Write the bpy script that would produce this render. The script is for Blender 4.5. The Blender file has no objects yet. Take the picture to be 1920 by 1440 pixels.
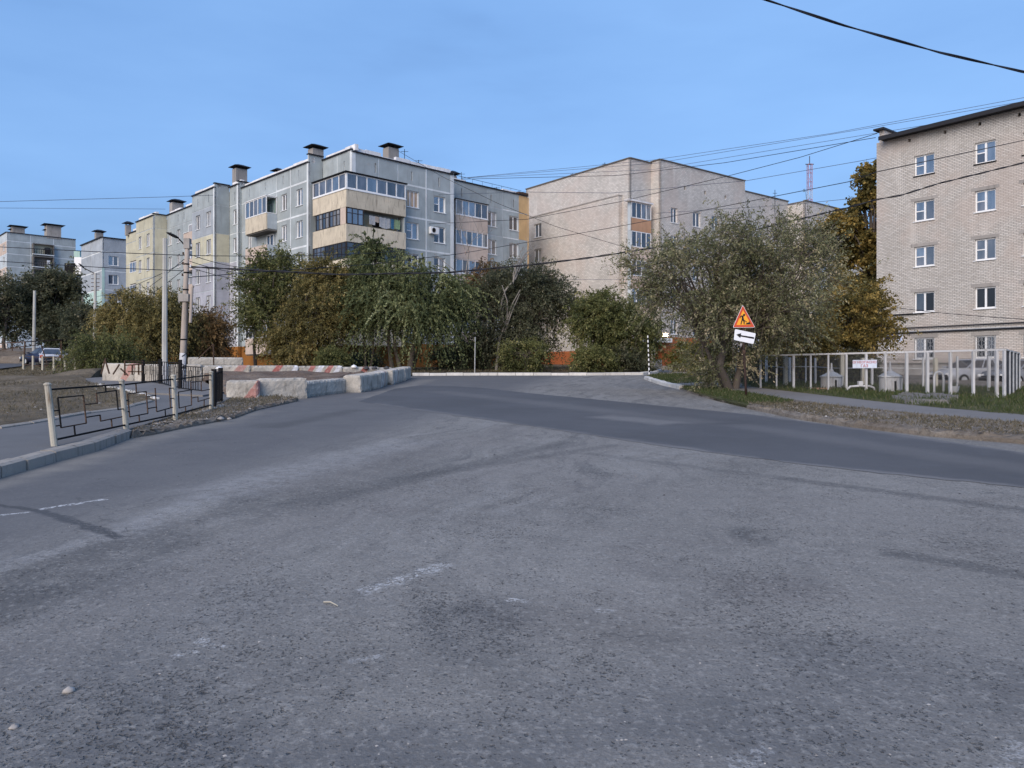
import bpy, math, random
import numpy as np
from mathutils import Vector, Matrix, geometry
random.seed(11); RNG = np.random.default_rng(5)
SC = bpy.context.scene; COL = SC.collection
# ------------------------------------------------------------------ camera, sky, sun, exposure
EY = 1.6; FPX = 1440.0; HZ = 700.0
cam = bpy.data.objects.new('camera', bpy.data.cameras.new('camera')); COL.objects.link(cam)
cam.location = (0, 0, EY); cam.rotation_euler = (math.radians(90), 0, 0)
cam.data.sensor_width = 36; cam.data.lens = 36*FPX/1920; cam.data.shift_y = -20/1920
cam.data.clip_start = .05; cam.data.clip_end = 5000
SC.camera = cam
SUN_EL, SUN_AZ = math.radians(9), math.radians(205)   # low sun behind the camera, to the left
world = bpy.data.worlds.new('World'); SC.world = world; world.use_nodes = True
wn = world.node_tree; wn.nodes.clear()
o_ = wn.nodes.new('ShaderNodeOutputWorld'); bg = wn.nodes.new('ShaderNodeBackground'); bg.inputs[1].default_value = .15
sky = wn.nodes.new('ShaderNodeTexSky'); sky.sky_type = 'NISHITA'; sky.sun_disc = False
sky.sun_elevation = math.radians(16); sky.sun_rotation = SUN_AZ
sky.air_density = 1.0; sky.dust_density = .6; sky.ozone_density = 2.0
tint = wn.nodes.new('ShaderNodeMix'); tint.data_type = 'RGBA'; tint.blend_type = 'MIX'
tint.inputs[0].default_value = .6
# thin even veil of dusk cloud: slow colour change with height plus faint smears
tc = wn.nodes.new('ShaderNodeTexCoord'); sp = wn.nodes.new('ShaderNodeSeparateXYZ')
wn.links.new(tc.outputs['Generated'], sp.inputs[0])
mp = wn.nodes.new('ShaderNodeMapping'); mp.inputs['Scale'].default_value = (1.2, 1.2, 4.5)
wn.links.new(tc.outputs['Generated'], mp.inputs[0])
nz = wn.nodes.new('ShaderNodeTexNoise'); nz.inputs['Scale'].default_value = 2.0; nz.inputs['Detail'].default_value = 5
wn.links.new(mp.outputs[0], nz.inputs['Vector'])
ma = wn.nodes.new('ShaderNodeMath'); ma.operation = 'MULTIPLY_ADD'; ma.inputs[1].default_value = 1.0; ma.inputs[2].default_value = -.5
wn.links.new(nz.outputs[0], ma.inputs[0])
mb_ = wn.nodes.new('ShaderNodeMath'); mb_.operation = 'ADD'
wn.links.new(sp.outputs[2], mb_.inputs[0]); wn.links.new(ma.outputs[0], mb_.inputs[1])
cr = wn.nodes.new('ShaderNodeValToRGB'); E_ = cr.color_ramp.elements
SKYK = .50/.15
E_[0].position = 0; E_[0].color = (.115, .245, .53, 1)
E_[1].position = 1; E_[1].color = (.15, .29, .60, 1)
e = E_.new(.25); e.color = (.168, .338, .685, 1)
e = E_.new(.45); e.color = (.20, .385, .745, 1)
wn.links.new(mb_.outputs[0], cr.inputs[0])
sc_ = wn.nodes.new('ShaderNodeVectorMath'); sc_.operation = 'SCALE'; sc_.inputs['Scale'].default_value = SKYK
wn.links.new(cr.outputs[0], sc_.inputs[0])
wn.links.new(sky.outputs[0], tint.inputs[6]); wn.links.new(sc_.outputs[0], tint.inputs[7])
tint.inputs[0].default_value = .85
wn.links.new(tint.outputs[2], bg.inputs[0]); wn.links.new(bg.outputs[0], o_.inputs[0])
sun = bpy.data.objects.new('sun', bpy.data.lights.new('sun', 'SUN')); COL.objects.link(sun)
sun.data.energy = 1.5; sun.data.angle = math.radians(50); sun.data.color = (1, .86, .73)
sd = Vector((math.sin(math.radians(205)), math.cos(math.radians(205)), math.tan(math.radians(32))))
sun.rotation_euler = sd.to_track_quat('Z', 'Y').to_euler()
SC.view_settings.view_transform = 'Standard'; SC.view_settings.look = 'None'
SC.view_settings.exposure = 1.2; SC.view_settings.gamma = 1; SC.view_settings.use_curve_mapping = False
SC.cycles.max_bounces = 5; SC.cycles.diffuse_bounces = 3; SC.cycles.transparent_max_bounces = 6
SC.cycles.use_denoising = True

# ------------------------------------------------------------------ helpers
def ground(x, y):
    z = .03*y
    if y > 95: z += .03*(min(y, 260)-95)
    if y > 260: z -= .03*(y-260)
    return z
def G(px, py, dz=0.0):                    # where the line of sight through a photo point meets the sloping ground
    k = (py-HZ)/FPX
    Y = (EY-dz)/(k+.03)
    if Y > 95 or Y < 0:
        Y = 95 + ((EY-dz)-(k+.03)*95)/(k+.06)
    return Vector(((px-960)/FPX*Y, Y, ground(0, Y)+dz))
def at(px, py, Y): return Vector(((px-960)/FPX*Y, Y, EY+(HZ-py)/FPX*Y))
def on(px, Y, dz=0): return Vector(((px-960)/FPX*Y, Y, ground(0, Y)+dz))
ORI = {}
class MB:
    def __init__(s): s.v = []; s.f = []; s.mi = []; s.cur = 0
    def add(s, vs, fs):
        n = len(s.v); s.v += [tuple(v) for v in vs]
        for f in fs: s.f.append(tuple(i+n for i in f)); s.mi.append(s.cur)
    def quad(s, a, b, c, d): s.add([a, b, c, d], [(0, 1, 2, 3)])
    def box8(s, p): s.add(p, [(0, 3, 2, 1), (4, 5, 6, 7), (0, 1, 5, 4), (1, 2, 6, 5), (2, 3, 7, 6), (3, 0, 4, 7)])
    def box(s, x0, x1, y0, y1, z0, z1):
        s.box8([(x0, y0, z0), (x1, y0, z0), (x1, y1, z0), (x0, y1, z0), (x0, y0, z1), (x1, y0, z1), (x1, y1, z1), (x0, y1, z1)]); return s
    def fbox(s, F, u0, u1, d0, d1, z0, z1):
        s.box8([F.P(u0, d1, z0), F.P(u1, d1, z0), F.P(u1, d0, z0), F.P(u0, d0, z0), F.P(u0, d1, z1), F.P(u1, d1, z1), F.P(u1, d0, z1), F.P(u0, d0, z1)]); return s
    def bar(s, p, q, w, h=None, up=(0, 0, 1)):
        h = h or w; p = Vector(p); q = Vector(q); t = (q-p).normalized(); up = Vector(up)
        if abs(t.dot(up)) > .97: up = Vector((1, 0, 0))
        a = t.cross(up).normalized()*w/2; b = a.cross(t).normalized()*h/2
        s.box8([p-a-b, p+a-b, p+a+b, p-a+b, q-a-b, q+a-b, q+a+b, q-a+b]); return s
    def tube(s, pts, r, n=6, cap=True):
        pts = [Vector(p) for p in pts]; N = len(pts)
        if not hasattr(r, '__len__'): r = [r]*N
        t = (pts[1]-pts[0]).normalized(); a = t.cross(Vector((0, 0, 1)))
        if a.length < .1: a = t.cross(Vector((1, 0, 0)))
        a.normalize(); vs = []; fs = []
        for i in range(N):
            t = (pts[min(i+1, N-1)]-pts[max(i-1, 0)]).normalized()
            a = (a-t*a.dot(t)).normalized(); b = t.cross(a)
            for k in range(n):
                w = 2*math.pi*k/n; vs.append(pts[i]+(a*math.cos(w)+b*math.sin(w))*r[i])
        for i in range(N-1):
            for k in range(n):
                k2 = (k+1) % n; fs.append((i*n+k, i*n+k2, (i+1)*n+k2, (i+1)*n+k))
        if cap: fs.append(tuple(range(n))[::-1]); fs.append(tuple((N-1)*n+k for k in range(n)))
        s.add(vs, fs); return s
    def lathe(s, c, prof, n=16):
        c = Vector(c); vs = []; fs = []
        for r, z in prof:
            for k in range(n): w = 2*math.pi*k/n; vs.append(c+Vector((r*math.cos(w), r*math.sin(w), z)))
        for i in range(len(prof)-1):
            for k in range(n): k2 = (k+1) % n; fs.append((i*n+k, i*n+k2, (i+1)*n+k2, (i+1)*n+k))
        fs.append(tuple(range(n))[::-1]); fs.append(tuple((len(prof)-1)*n+k for k in range(n)))
        s.add(vs, fs); return s
    def prism(s, poly, z0, z1):            # poly: list of (x,y)
        n = len(poly)
        vs = [(x, y, z0) for x, y in poly]+[(x, y, z1) for x, y in poly]
        s.add(vs, [tuple(range(n))[::-1], tuple(range(n, 2*n))]+[(i, (i+1) % n, n+(i+1) % n, n+i) for i in range(n)]); return s
    def build(s, name, mat, parent=None, smooth=False, bevel=0):
        o = ORI.get(parent, Vector((0, 0, 0))) if parent else Vector((0, 0, 0))
        me = bpy.data.meshes.new(name)
        me.from_pydata([(x-o.x, y-o.y, z-o.z) for x, y, z in s.v], [], s.f)
        mats = mat if isinstance(mat, (list, tuple)) else [mat]
        for m_ in mats: me.materials.append(m_)
        if len(mats) > 1: me.polygons.foreach_set('material_index', s.mi)
        if smooth: me.shade_smooth()
        ob = bpy.data.objects.new(name, me); COL.objects.link(ob)
        if parent: ob.parent = parent; ORI[ob] = o
        else: ORI[ob] = o
        if bevel:
            bv = ob.modifiers.new('b', 'BEVEL'); bv.width = bevel; bv.segments = 2; bv.limit_method = 'ANGLE'
        return ob
def tag(o, label, cat, group=None):
    o['label'] = label; o['category'] = cat
    if group: o['group'] = group
    return o
def thing(name, label, cat, loc=(0, 0, 0), group=None):
    o = bpy.data.objects.new(name, None); COL.objects.link(o); o.location = loc; o.empty_display_size = .3
    ORI[o] = Vector(loc); return tag(o, label, cat, group)
def struct(o): o['kind'] = 'structure'; return o
def stuff(o): o['kind'] = 'stuff'; return o
def part(mb, name, mat, parent, **k): return mb.build(name, mat, parent, **k)
def copy_tree(o, parent=None):
    c = o.copy(); COL.objects.link(c)
    if parent: c.parent = parent
    for ch in list(o.children): copy_tree(ch, c)
    return c

# ------------------------------------------------------------------ materials
class NT:
    def __init__(s, name):
        s.m = bpy.data.materials.new(name); s.m.use_nodes = True; s.t = s.m.node_tree; s.t.nodes.clear()
        s.out = s.n('ShaderNodeOutputMaterial'); s.b = s.n('ShaderNodeBsdfPrincipled'); s.l(s.b.outputs[0], s.out.inputs[0])
        s.pos = s.n('ShaderNodeNewGeometry').outputs['Position']
    def n(s, t, **k):
        x = s.t.nodes.new(t)
        for a, b in k.items(): setattr(x, a, b)
        return x
    def l(s, a, b): s.t.links.new(a, b)
    def put(s, sock, v):
        if hasattr(v, 'is_linked'): s.l(v, sock)
        elif isinstance(v, (tuple, list)) and len(v) == 3 and sock.type == 'RGBA': sock.default_value = (*v, 1)
        else: sock.default_value = v
    def math(s, op, a, b=0., c=None, clamp=False):
        x = s.n('ShaderNodeMath', operation=op, use_clamp=clamp); s.put(x.inputs[0], a); s.put(x.inputs[1], b)
        if c is not None: s.put(x.inputs[2], c)
        return x.outputs[0]
    def noise(s, scale, detail=3, rough=.55, vec=None, dist=0):
        x = s.n('ShaderNodeTexNoise'); x.inputs['Scale'].default_value = scale; x.inputs['Detail'].default_value = detail
        x.inputs['Roughness'].default_value = rough; x.inputs['Distortion'].default_value = dist
        s.l(vec if vec else s.pos, x.inputs['Vector']); return x.outputs['Fac']
    def scaled(s, v, vec=None):
        x = s.n('ShaderNodeMapping'); x.inputs['Scale'].default_value = v; s.l(vec if vec else s.pos, x.inputs[0]); return x.outputs[0]
    def ramp(s, f, stops):
        x = s.n('ShaderNodeValToRGB'); el = x.color_ramp.elements
        while len(el) > 1: el.remove(el[-1])
        for i, (p, c) in enumerate(stops):
            c = (c, c, c) if not isinstance(c, (tuple, list)) else c
            k = el[0] if i == 0 else el.new(p); k.position = p; k.color = (*c, 1)
        s.l(f, x.inputs[0]); return x.outputs[0]
    def step(s, f, a, b):
        x = s.n('ShaderNodeMapRange'); x.interpolation_type = 'SMOOTHSTEP'; s.l(f, x.inputs[0])
        x.inputs[1].default_value = a; x.inputs[2].default_value = b; return x.outputs[0]
    def mix(s, f, a, b, mode='MIX'):
        x = s.n('ShaderNodeMix', data_type='RGBA', blend_type=mode); s.put(x.inputs[0], f); s.put(x.inputs[6], a); s.put(x.inputs[7], b); return x.outputs[2]
    def bump(s, h, strength=.3, dist=.02, prev=None):
        x = s.n('ShaderNodeBump'); x.inputs['Strength'].default_value = strength; x.inputs['Distance'].default_value = dist
        s.l(h, x.inputs['Height'])
        if prev: s.l(prev, x.inputs['Normal'])
        return x.outputs[0]
    def fin(s, col, rough=.8, spec=.3, nrm=None, metal=0):
        s.put(s.b.inputs['Base Color'], col); s.put(s.b.inputs['Roughness'], rough); s.b.inputs['Specular IOR Level'].default_value = spec
        s.b.inputs['Metallic'].default_value = metal
        if nrm: s.l(nrm, s.b.inputs['Normal'])
        return s.m
    def rnd(s): return s.n('ShaderNodeObjectInfo').outputs['Random']
def c_(c, k): return tuple(min(1, x*k) for x in c)
def plain(name, c, rough=.7, spec=.3, metal=0, var=.15, scale=6):
    t = NT(name); f = t.noise(scale, 4); col = t.ramp(f, [(.3, c_(c, 1-var)), (.7, c_(c, 1+var))]); return t.fin(col, rough, spec, metal=metal)
def weathered(name, c, dirt=(.12, .105, .09), amt=.5, streak=1.0, bump=.25, rvar=.08, grain=30, sf=1.0):
    t = NT(name)
    big = t.noise(.8, 5, .6); st = t.noise(1.0, 5, .65, t.scaled((3.2*sf, 3.2*sf, .45*sf))); fine = t.noise(grain, 3, .7)
    base = t.mix(t.step(big, .35, .68), c_(c, .9), c_(c, 1.1))
    k = t.math('MULTIPLY', t.step(st, .5, .78), amt*streak)
    base = t.mix(k, base, dirt)
    k2 = t.math('MULTIPLY', t.step(t.noise(2.6, 6, .7), .56, .72), amt*.6)
    base = t.mix(k2, base, c_(c, .6))
    base = t.mix(t.math('MULTIPLY', t.step(fine, .3, .75), .25), base, c_(c, .72))
    r = t.math('MULTIPLY_ADD', t.rnd(), 2*rvar, 1-rvar)
    x = t.n('ShaderNodeVectorMath', operation='SCALE'); t.l(base, x.inputs[0]); t.l(r, x.inputs['Scale'])
    return t.fin(x.outputs[0], .88, .2, t.bump(t.math('ADD', fine, big), bump, .01))
M = {}
M['panel_grey'] = weathered('panel_grey', (.35, .395, .41), amt=.32)
M['panel_blue'] = weathered('panel_blue', (.37, .41, .45), amt=.32)
M['panel_lilac'] = weathered('panel_lilac', (.40, .41, .46), amt=.32)
M['panel_yellow'] = weathered('panel_yellow', (.58, .55, .42), amt=.3)
M['panel_cream'] = weathered('panel_cream', (.52, .50, .385), amt=.35)
M['panel_mint'] = weathered('panel_mint', (.42, .58, .53), amt=.2)
M['panel_pale'] = weathered('panel_pale', (.50, .56, .60), amt=.25)
M['panel_orange'] = weathered('panel_orange', (.64, .43, .22), amt=.2)
M['sealant'] = weathered('sealant', (.66, .70, .72), amt=.35, rvar=0)
M['sealant_grey'] = weathered('sealant_grey', (.45, .49, .52), amt=.35, rvar=0)
M['apron_cream'] = weathered('apron_cream', (.63, .56, .44), dirt=(.22, .185, .15), amt=1.0, streak=1.3, sf=2.2)
M['apron_pink'] = weathered('apron_pink', (.58, .48, .41), dirt=(.22, .17, .14), amt=.6, sf=2.0)
M['plinth_orange'] = weathered('plinth_orange', (.27, .115, .03), dirt=(.06, .04, .03), amt=.5)
M['concrete'] = weathered('concrete', (.34, .32, .30), dirt=(.10, .09, .08), amt=.7)
M['concrete_dark'] = weathered('concrete_dark', (.16, .15, .14), amt=.5)
M['roof_white'] = weathered('roof_white', (.78, .78, .79), dirt=(.12, .12, .12), amt=.45, bump=.5)
M['roof_black'] = plain('roof_black', (.018, .018, .022), .6)
M['core_dark'] = plain('core_dark', (.03, .03, .032), .9)
M['frame_white'] = plain('frame_white', (.78, .79, .80), .45, .4, var=.05)
M['frame_dark'] = plain('frame_dark', (.035, .03, .03), .6)
M['white_paint'] = weathered('white_paint', (.50, .505, .52), dirt=(.22, .19, .16), amt=.9, grain=60, bump=.2, sf=3)
M['metal_dark'] = plain('metal_dark', (.010, .010, .011), .7, .12)
M['rust'] = plain('rust', (.075, .048, .035), .85, .2, var=.5, scale=20)
M['old_white_post'] = weathered('old_white_post', (.44, .415, .35), dirt=(.17, .11, .06), amt=1.0, grain=60, sf=4.5, bump=.5)
M['cable'] = plain('cable', (.015, .016, .022), .55)
M['cable_grey'] = plain('cable_grey', (.07, .085, .12), .6)
M['pole'] = weathered('pole', (.44, .44, .42), amt=.35, grain=40)
M['pole_brown'] = weathered('pole_brown', (.40, .345, .30), amt=.55, grain=40)
M['tyre'] = plain('tyre', (.02, .02, .02), .85)
M['light_grey'] = plain('light_grey', (.4, .41, .42), .5)
M['curtain'] = plain('curtain', (.5, .48, .45), .9)
def glass(name, c, mixf, rough=.04):
    t = NT(name); f = t.noise(2.2, 2, .5, t.scaled((1, 1, .3)))
    col = t.mix(t.step(f, .35, .65), c_(c, .6), c_(c, 1.3))
    r = t.math('MULTIPLY_ADD', t.rnd(), .8, .6)
    x = t.n('ShaderNodeVectorMath', operation='SCALE'); t.l(col, x.inputs[0]); t.l(r, x.inputs['Scale'])
    t.fin(x.outputs[0], .5, .2)
    g = t.n('ShaderNodeBsdfGlossy'); g.inputs[0].default_value = (.86, .85, .84, 1); g.inputs[1].default_value = rough
    ms = t.n('ShaderNodeMixShader'); ms.inputs[0].default_value = mixf
    t.l(t.b.outputs[0], ms.inputs[1]); t.l(g.outputs[0], ms.inputs[2]); t.l(ms.outputs[0], t.out.inputs[0]); return t.m
GL = [glass('glass_dark', (.03, .032, .04), .16), glass('glass_sky', (.10, .12, .155), .30), glass('glass_curtain', (.24, .23, .22), .12), glass('glass_mid', (.09, .09, .10), .2), glass('glass_black', (.015, .016, .02), .05), glass('glass_warm', (.60, .40, .24), .08)]
def brick(name, c1, c2, mortar, bw=.25, bh=.088, dirs=None, dirty=.4, bump=.6, ms=.011):
    t = NT(name)
    d = dirs; dot = t.n('ShaderNodeVectorMath', operation='DOT_PRODUCT'); t.l(t.pos, dot.inputs[0]); dot.inputs[1].default_value = (d[0], d[1], 0)
    s = t.n('ShaderNodeSeparateXYZ'); t.l(t.pos, s.inputs[0])
    cb = t.n('ShaderNodeCombineXYZ'); t.l(dot.outputs['Value'], cb.inputs[0]); t.l(s.outputs[2], cb.inputs[1])
    b = t.n('ShaderNodeTexBrick'); t.l(cb.outputs[0], b.inputs['Vector']); b.inputs['Scale'].default_value = 1
    b.inputs['Brick Width'].default_value = bw; b.inputs['Row Height'].default_value = bh; b.inputs['Mortar Size'].default_value = ms
    b.inputs['Mortar Smooth'].default_value = .2
    b.inputs['Color1'].default_value = (*c1, 1); b.inputs['Color2'].default_value = (*c2, 1); b.inputs['Mortar'].default_value = (*mortar, 1)
    big = t.noise(.35, 5, .6); st = t.noise(1.2, 5, .6, t.scaled((.8, .8, .12)))
    col = t.mix(t.step(big, .3, .7), b.outputs['Color'], c_(c1, .72), 'MIX') if False else b.outputs['Color']
    col = t.mix(t.math('MULTIPLY', t.step(big, .42, .7), dirty), col, c_(c1, .62)); col = t.mix(t.math('MULTIPLY', t.step(t.noise(.22, 5, .6), .45, .6), .3), col, (c1[0]*1.05, c1[1]*.88, c1[2]*.82))
    col = t.mix(t.math('MULTIPLY', t.step(st, .55, .75), dirty*.8), col, c_(c2, 1.35))
    fine = t.noise(9, 4, .7)
    col = t.mix(t.math('MULTIPLY', t.step(fine, .45, .8), .35), col, c_(c1, .6))
    return t.fin(col, .9, .2, t.bump(b.outputs['Fac'], -bump if False else bump, .012))
A1 = math.atan2(.695, .719); e1 = Vector((math.cos(A1), math.sin(A1))); e2 = Vector((-e1.y, e1.x))
A3 = math.atan2(.61, .79); e3 = Vector((math.cos(A3), math.sin(A3))); e4 = Vector((-e3.y, e3.x))
M['brick_grey'] = brick('brick_grey', (.49, .46, .42), (.63, .60, .56), (.22, .21, .20), bw=.26, bh=.092, ms=.014, dirs=(e3+e4)[:], dirty=.25)
M['brick_pink'] = brick('brick_pink', (.50, .48, .45), (.67, .645, .61), (.33, .315, .30), bw=.30, bh=.14, ms=.016, dirs=(e3+e4)[:], dirty=.35, bump=.5)
M['brick_orange'] = brick('brick_orange', (.42, .12, .045), (.50, .17, .06), (.34, .14, .07), dirs=(e3+e4)[:], dirty=.3)

# ------------------------------------------------------------------ ground materials
def seg(t, P, Q, w0, w1, wob=None):       # mask round a ground segment (worn line, crack, dusty rim)
    P = Vector((P[0], P[1])); Q = Vector((Q[0], Q[1])); d = Q-P; L = d.length; d /= L
    v = t.n('ShaderNodeVectorMath', operation='SUBTRACT'); t.l(wob or t.pos, v.inputs[0]); v.inputs[1].default_value = (P.x, P.y, 0)
    def dot(a):
        x = t.n('ShaderNodeVectorMath', operation='DOT_PRODUCT'); t.l(v.outputs[0], x.inputs[0]); x.inputs[1].default_value = (a.x, a.y, 0); return x.outputs['Value']
    al = dot(d); ac = t.math('ABSOLUTE', dot(Vector((-d.y, d.x))))
    end = t.math('SUBTRACT', t.math('ABSOLUTE', t.math('SUBTRACT', al, L/2)), L/2)
    return t.math('SUBTRACT', 1., t.step(t.math('MAXIMUM', end, ac), w0, w1))
def side(t, P, Q, soft, wob=None):        # 1 on the left of P->Q
    P = Vector((P[0], P[1])); Q = Vector((Q[0], Q[1])); d = (Q-P).normalized()
    v = t.n('ShaderNodeVectorMath', operation='SUBTRACT'); t.l(wob or t.pos, v.inputs[0]); v.inputs[1].default_value = (P.x, P.y, 0)
    x = t.n('ShaderNodeVectorMath', operation='DOT_PRODUCT'); t.l(v.outputs[0], x.inputs[0]); x.inputs[1].default_value = (-d.y, d.x, 0)
    return t.step(x.outputs['Value'], -soft, soft)
def wobble(t, scale, amt):
    x = t.n('ShaderNodeTexNoise'); x.inputs['Scale'].default_value = scale; x.inputs['Detail'].default_value = 4; t.l(t.pos, x.inputs['Vector'])
    y = t.n('ShaderNodeVectorMath', operation='MULTIPLY_ADD'); t.l(x.outputs['Color'], y.inputs[0]); y.inputs[1].default_value = (amt,)*3
    z = t.n('ShaderNodeVectorMath', operation='SUBTRACT'); z.inputs[1].default_value = (amt/2,)*3; t.l(t.pos, z.inputs[0]); t.l(z.outputs[0], y.inputs[2])
    return y.outputs[0]
def ellipse(t, C, rx, ry, ang, wob):
    x = t.n('ShaderNodeMapping', vector_type='TEXTURE'); x.inputs['Location'].default_value = (C[0], C[1], 0); x.inputs['Rotation'].default_value = (0, 0, ang); x.inputs['Scale'].default_value = (rx, ry, 1e3)
    t.l(wob, x.inputs[0]); y = t.n('ShaderNodeVectorMath', operation='LENGTH'); t.l(x.outputs[0], y.inputs[0])
    return t.math('SUBTRACT', 1., t.step(y.outputs['Value'], .35, 1.0))
def road_material():
    t = NT('old_asphalt')
    w = wobble(t, 1.1, .5); w2 = wobble(t, 7, .16); w3 = wobble(t, .5, 1.6)
    big = t.noise(.28, 6, .6); mid = t.noise(1.3, 6, .65); fine = t.noise(70, 3, .7); grit = t.noise(24, 4, .7)
    dust = (.265, .252, .232); tar = (.082, .080, .080)
    col = t.mix(t.step(big, .3, .68), c_(dust, .80), c_(dust, 1.06))
    col = t.mix(t.math('MULTIPLY', t.step(mid, .5, .75), .45), col, (.135, .13, .125))
    rot = t.n('ShaderNodeMapping'); da = G(1000, 800)-G(560, 985); rot.inputs['Rotation'].default_value = (0, 0, -math.atan2(da.y, da.x)); t.l(w3, rot.inputs[0])
    sw_ = t.noise(1.0, 6, .75, t.scaled((.22, 3.2, 1), rot.outputs[0])); swm = t.math('SUBTRACT', 1., side(t, G(560, 1010), G(1300, 905), 1.5, w))
    swm = side(t, G(0, 1300), G(1300, 880), 1.2, w)
    col = t.mix(t.math('MULTIPLY', t.math('MULTIPLY', t.step(sw_, .5, .62), swm), .8), col, (.125, .122, .12)); col = t.mix(t.math('MULTIPLY', t.math('MULTIPLY', t.math('SUBTRACT', 1., t.step(sw_, .38, .48)), swm), .6), col, (.31, .30, .285))
    # brownish wet-looking stains
    col = t.mix(t.math('MULTIPLY', t.step(t.noise(.55, 4, .5, t.scaled((1, 1.6, 1))), .58, .72), .3), col, (.13, .112, .105))
    # lifted dark aggregate, in drifts
    vo = t.n('ShaderNodeTexVoronoi'); vo.inputs['Scale'].default_value = 36; vo.inputs['Randomness'].default_value = 1
    t.l(t.scaled((1, .75, 1), wobble(t, 28, .07)), vo.inputs['Vector'])
    sp_ = t.n('ShaderNodeSeparateColor'); t.l(vo.outputs['Color'], sp_.inputs[0])
    drift = t.math('MULTIPLY', t.step(t.noise(.9, 6, .75, t.scaled((1, .8, 1))), .46, .64), .62)
    drift = t.math('ADD', drift, .035)
    drift = t.math('ADD', drift, t.math('MULTIPLY', ellipse(t, G(870, 1165), .55, .75, .2, w), .5))
    drift = t.math('ADD', drift, t.math('MULTIPLY', ellipse(t, G(60, 1400), 1.2, .9, 0, w), .45))
    here = t.math('LESS_THAN', sp_.outputs[0], drift)
    chip = t.math('MULTIPLY', here, t.math('SUBTRACT', 1., t.step(vo.outputs['Distance'], .16, .40)))
    vo2 = t.n('ShaderNodeTexVoronoi'); vo2.inputs['Scale'].default_value = 60; t.l(wobble(t, 60, .03), vo2.inputs['Vector'])
    sp2 = t.n('ShaderNodeSeparateColor'); t.l(vo2.outputs['Color'], sp2.inputs[0])
    small = t.math('MULTIPLY', t.math('LESS_THAN', sp2.outputs[0], t.math('MULTIPLY_ADD', drift, .55, .10)), t.math('SUBTRACT', 1., t.step(vo2.outputs['Distance'], .2, .45)))
    lane = t.math('MULTIPLY', side(t, G(0, 1062), G(430, 922), .12, w), side(t, G(430, 905), G(760, 800), 1.4, w))
    nolane = t.math('SUBTRACT', 1., lane)
    rough_here = t.math('MULTIPLY', nolane, side(t, G(1920, 950), G(700, 775), 2.5, w3) if False else nolane)
    chip = t.math('MULTIPLY', chip, nolane); small = t.math('MULTIPLY', small, t.math('MULTIPLY_ADD', nolane, .8, .2))
    # left lane: newer, smoother, darker
    lane_c = t.mix(t.step(mid, .35, .7), (.118, .116, .118), (.14, .137, .136))
    col = t.mix(lane, col, lane_c)
    pit_n = t.noise(15, 5, .7, t.scaled((1, .7, 1), w2)); pit_f = t.noise(34, 4, .7, w2)
    dm = t.math('MULTIPLY_ADD', drift, -.16, .72); 
    pm = t.math('MULTIPLY', t.step(t.math('SUBTRACT', pit_n, dm), -.01, .05), nolane); pf = t.math('MULTIPLY', t.step(t.math('SUBTRACT', pit_f, dm), -.03, .04), nolane)
    for c, rx, ry, k in (((-100, 1330), 2.6, 1.3, .75), ((500, 1440), 1.3, .6, .65), ((1750, 1290), 2.2, 1.0, .6), ((1250, 1330), 1.0, .5, .45), ((1300, 1440), 1.5, .5, .6), ((850, 1400), .9, .4, .4), ((300, 1130), 1.8, .8, .25), ((150, 1080), 1.2, 1.2, .3)):
        col = t.mix(t.math('MULTIPLY', t.math('MULTIPLY', ellipse(t, G(*c), rx, ry, 0, w), nolane), t.math('MULTIPLY', k, t.math('MULTIPLY_ADD', t.step(mid, .3, .6), .6, .4))), col, (.118, .12, .125))
    patchy = t.noise(4.5, 6, .72, t.scaled((1, .7, 1))); col = t.mix(t.math('MULTIPLY', t.math('MULTIPLY', t.step(patchy, .5, .62), nolane), .3), col, (.15, .147, .142)); col = t.mix(t.math('MULTIPLY', t.math('MULTIPLY', t.math('SUBTRACT', 1., t.step(patchy, .36, .46)), nolane), .3), col, (.30, .285, .265))
    col = t.mix(t.math('MULTIPLY', pm, .7), col, (.06, .06, .062)); col = t.mix(t.math('MULTIPLY', pf, .55), col, (.075, .075, .078))
    col = t.mix(t.math('MULTIPLY', chip, .6), col, (.06, .06, .063))
    col = t.mix(t.math('MULTIPLY', small, .6), col, (.07, .07, .072))
    # black loose band beside the lane
    band = t.math('MULTIPLY', t.math('MAXIMUM', seg(t, G(-160, 1190), G(250, 1030), .2, .8, w), t.math('MAXIMUM', seg(t, G(250, 1030), G(520, 930), .15, .8, w), seg(t, G(520, 930), G(760, 852), .2, 1.2, w))), .6)
    band = t.math('MULTIPLY', band, t.step(mid, .3, .55)); col = t.mix(band, col, tar)
    # tyre-swept pale tracks following the turn
    for a, b, w0, w1, k in (((560, 905), (1000, 800), .2, 1.1, .5), ((640, 960), (1200, 820), .2, .9, .4), ((0, 1240), (560, 985), .1, .6, .35), ((1000, 900), (1920, 985), .2, 1.3, .25)):
        col = t.mix(t.math('MULTIPLY', seg(t, G(*a), G(*b), w0, w1, w), k), col, (.23, .215, .20))
    for a, b, w0, w1, k in (((600, 940), (1060, 830), .04, .3, .5), ((1480, 898), (1960, 962), .05, .22, .55), ((1690, 1040), (1960, 1085), .04, .2, .6), ((1100, 850), (1480, 898), .03, .2, .3), ((520, 800), (660, 770), .05, .5, .55), ((330, 830), (420, 824), .02, .15, .3), ((700, 905), (1150, 835), .04, .25, .4)):
        col = t.mix(t.math('MULTIPLY', seg(t, G(*a), G(*b), w0, w1, w2), k), col, (.075, .074, .075))
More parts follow.
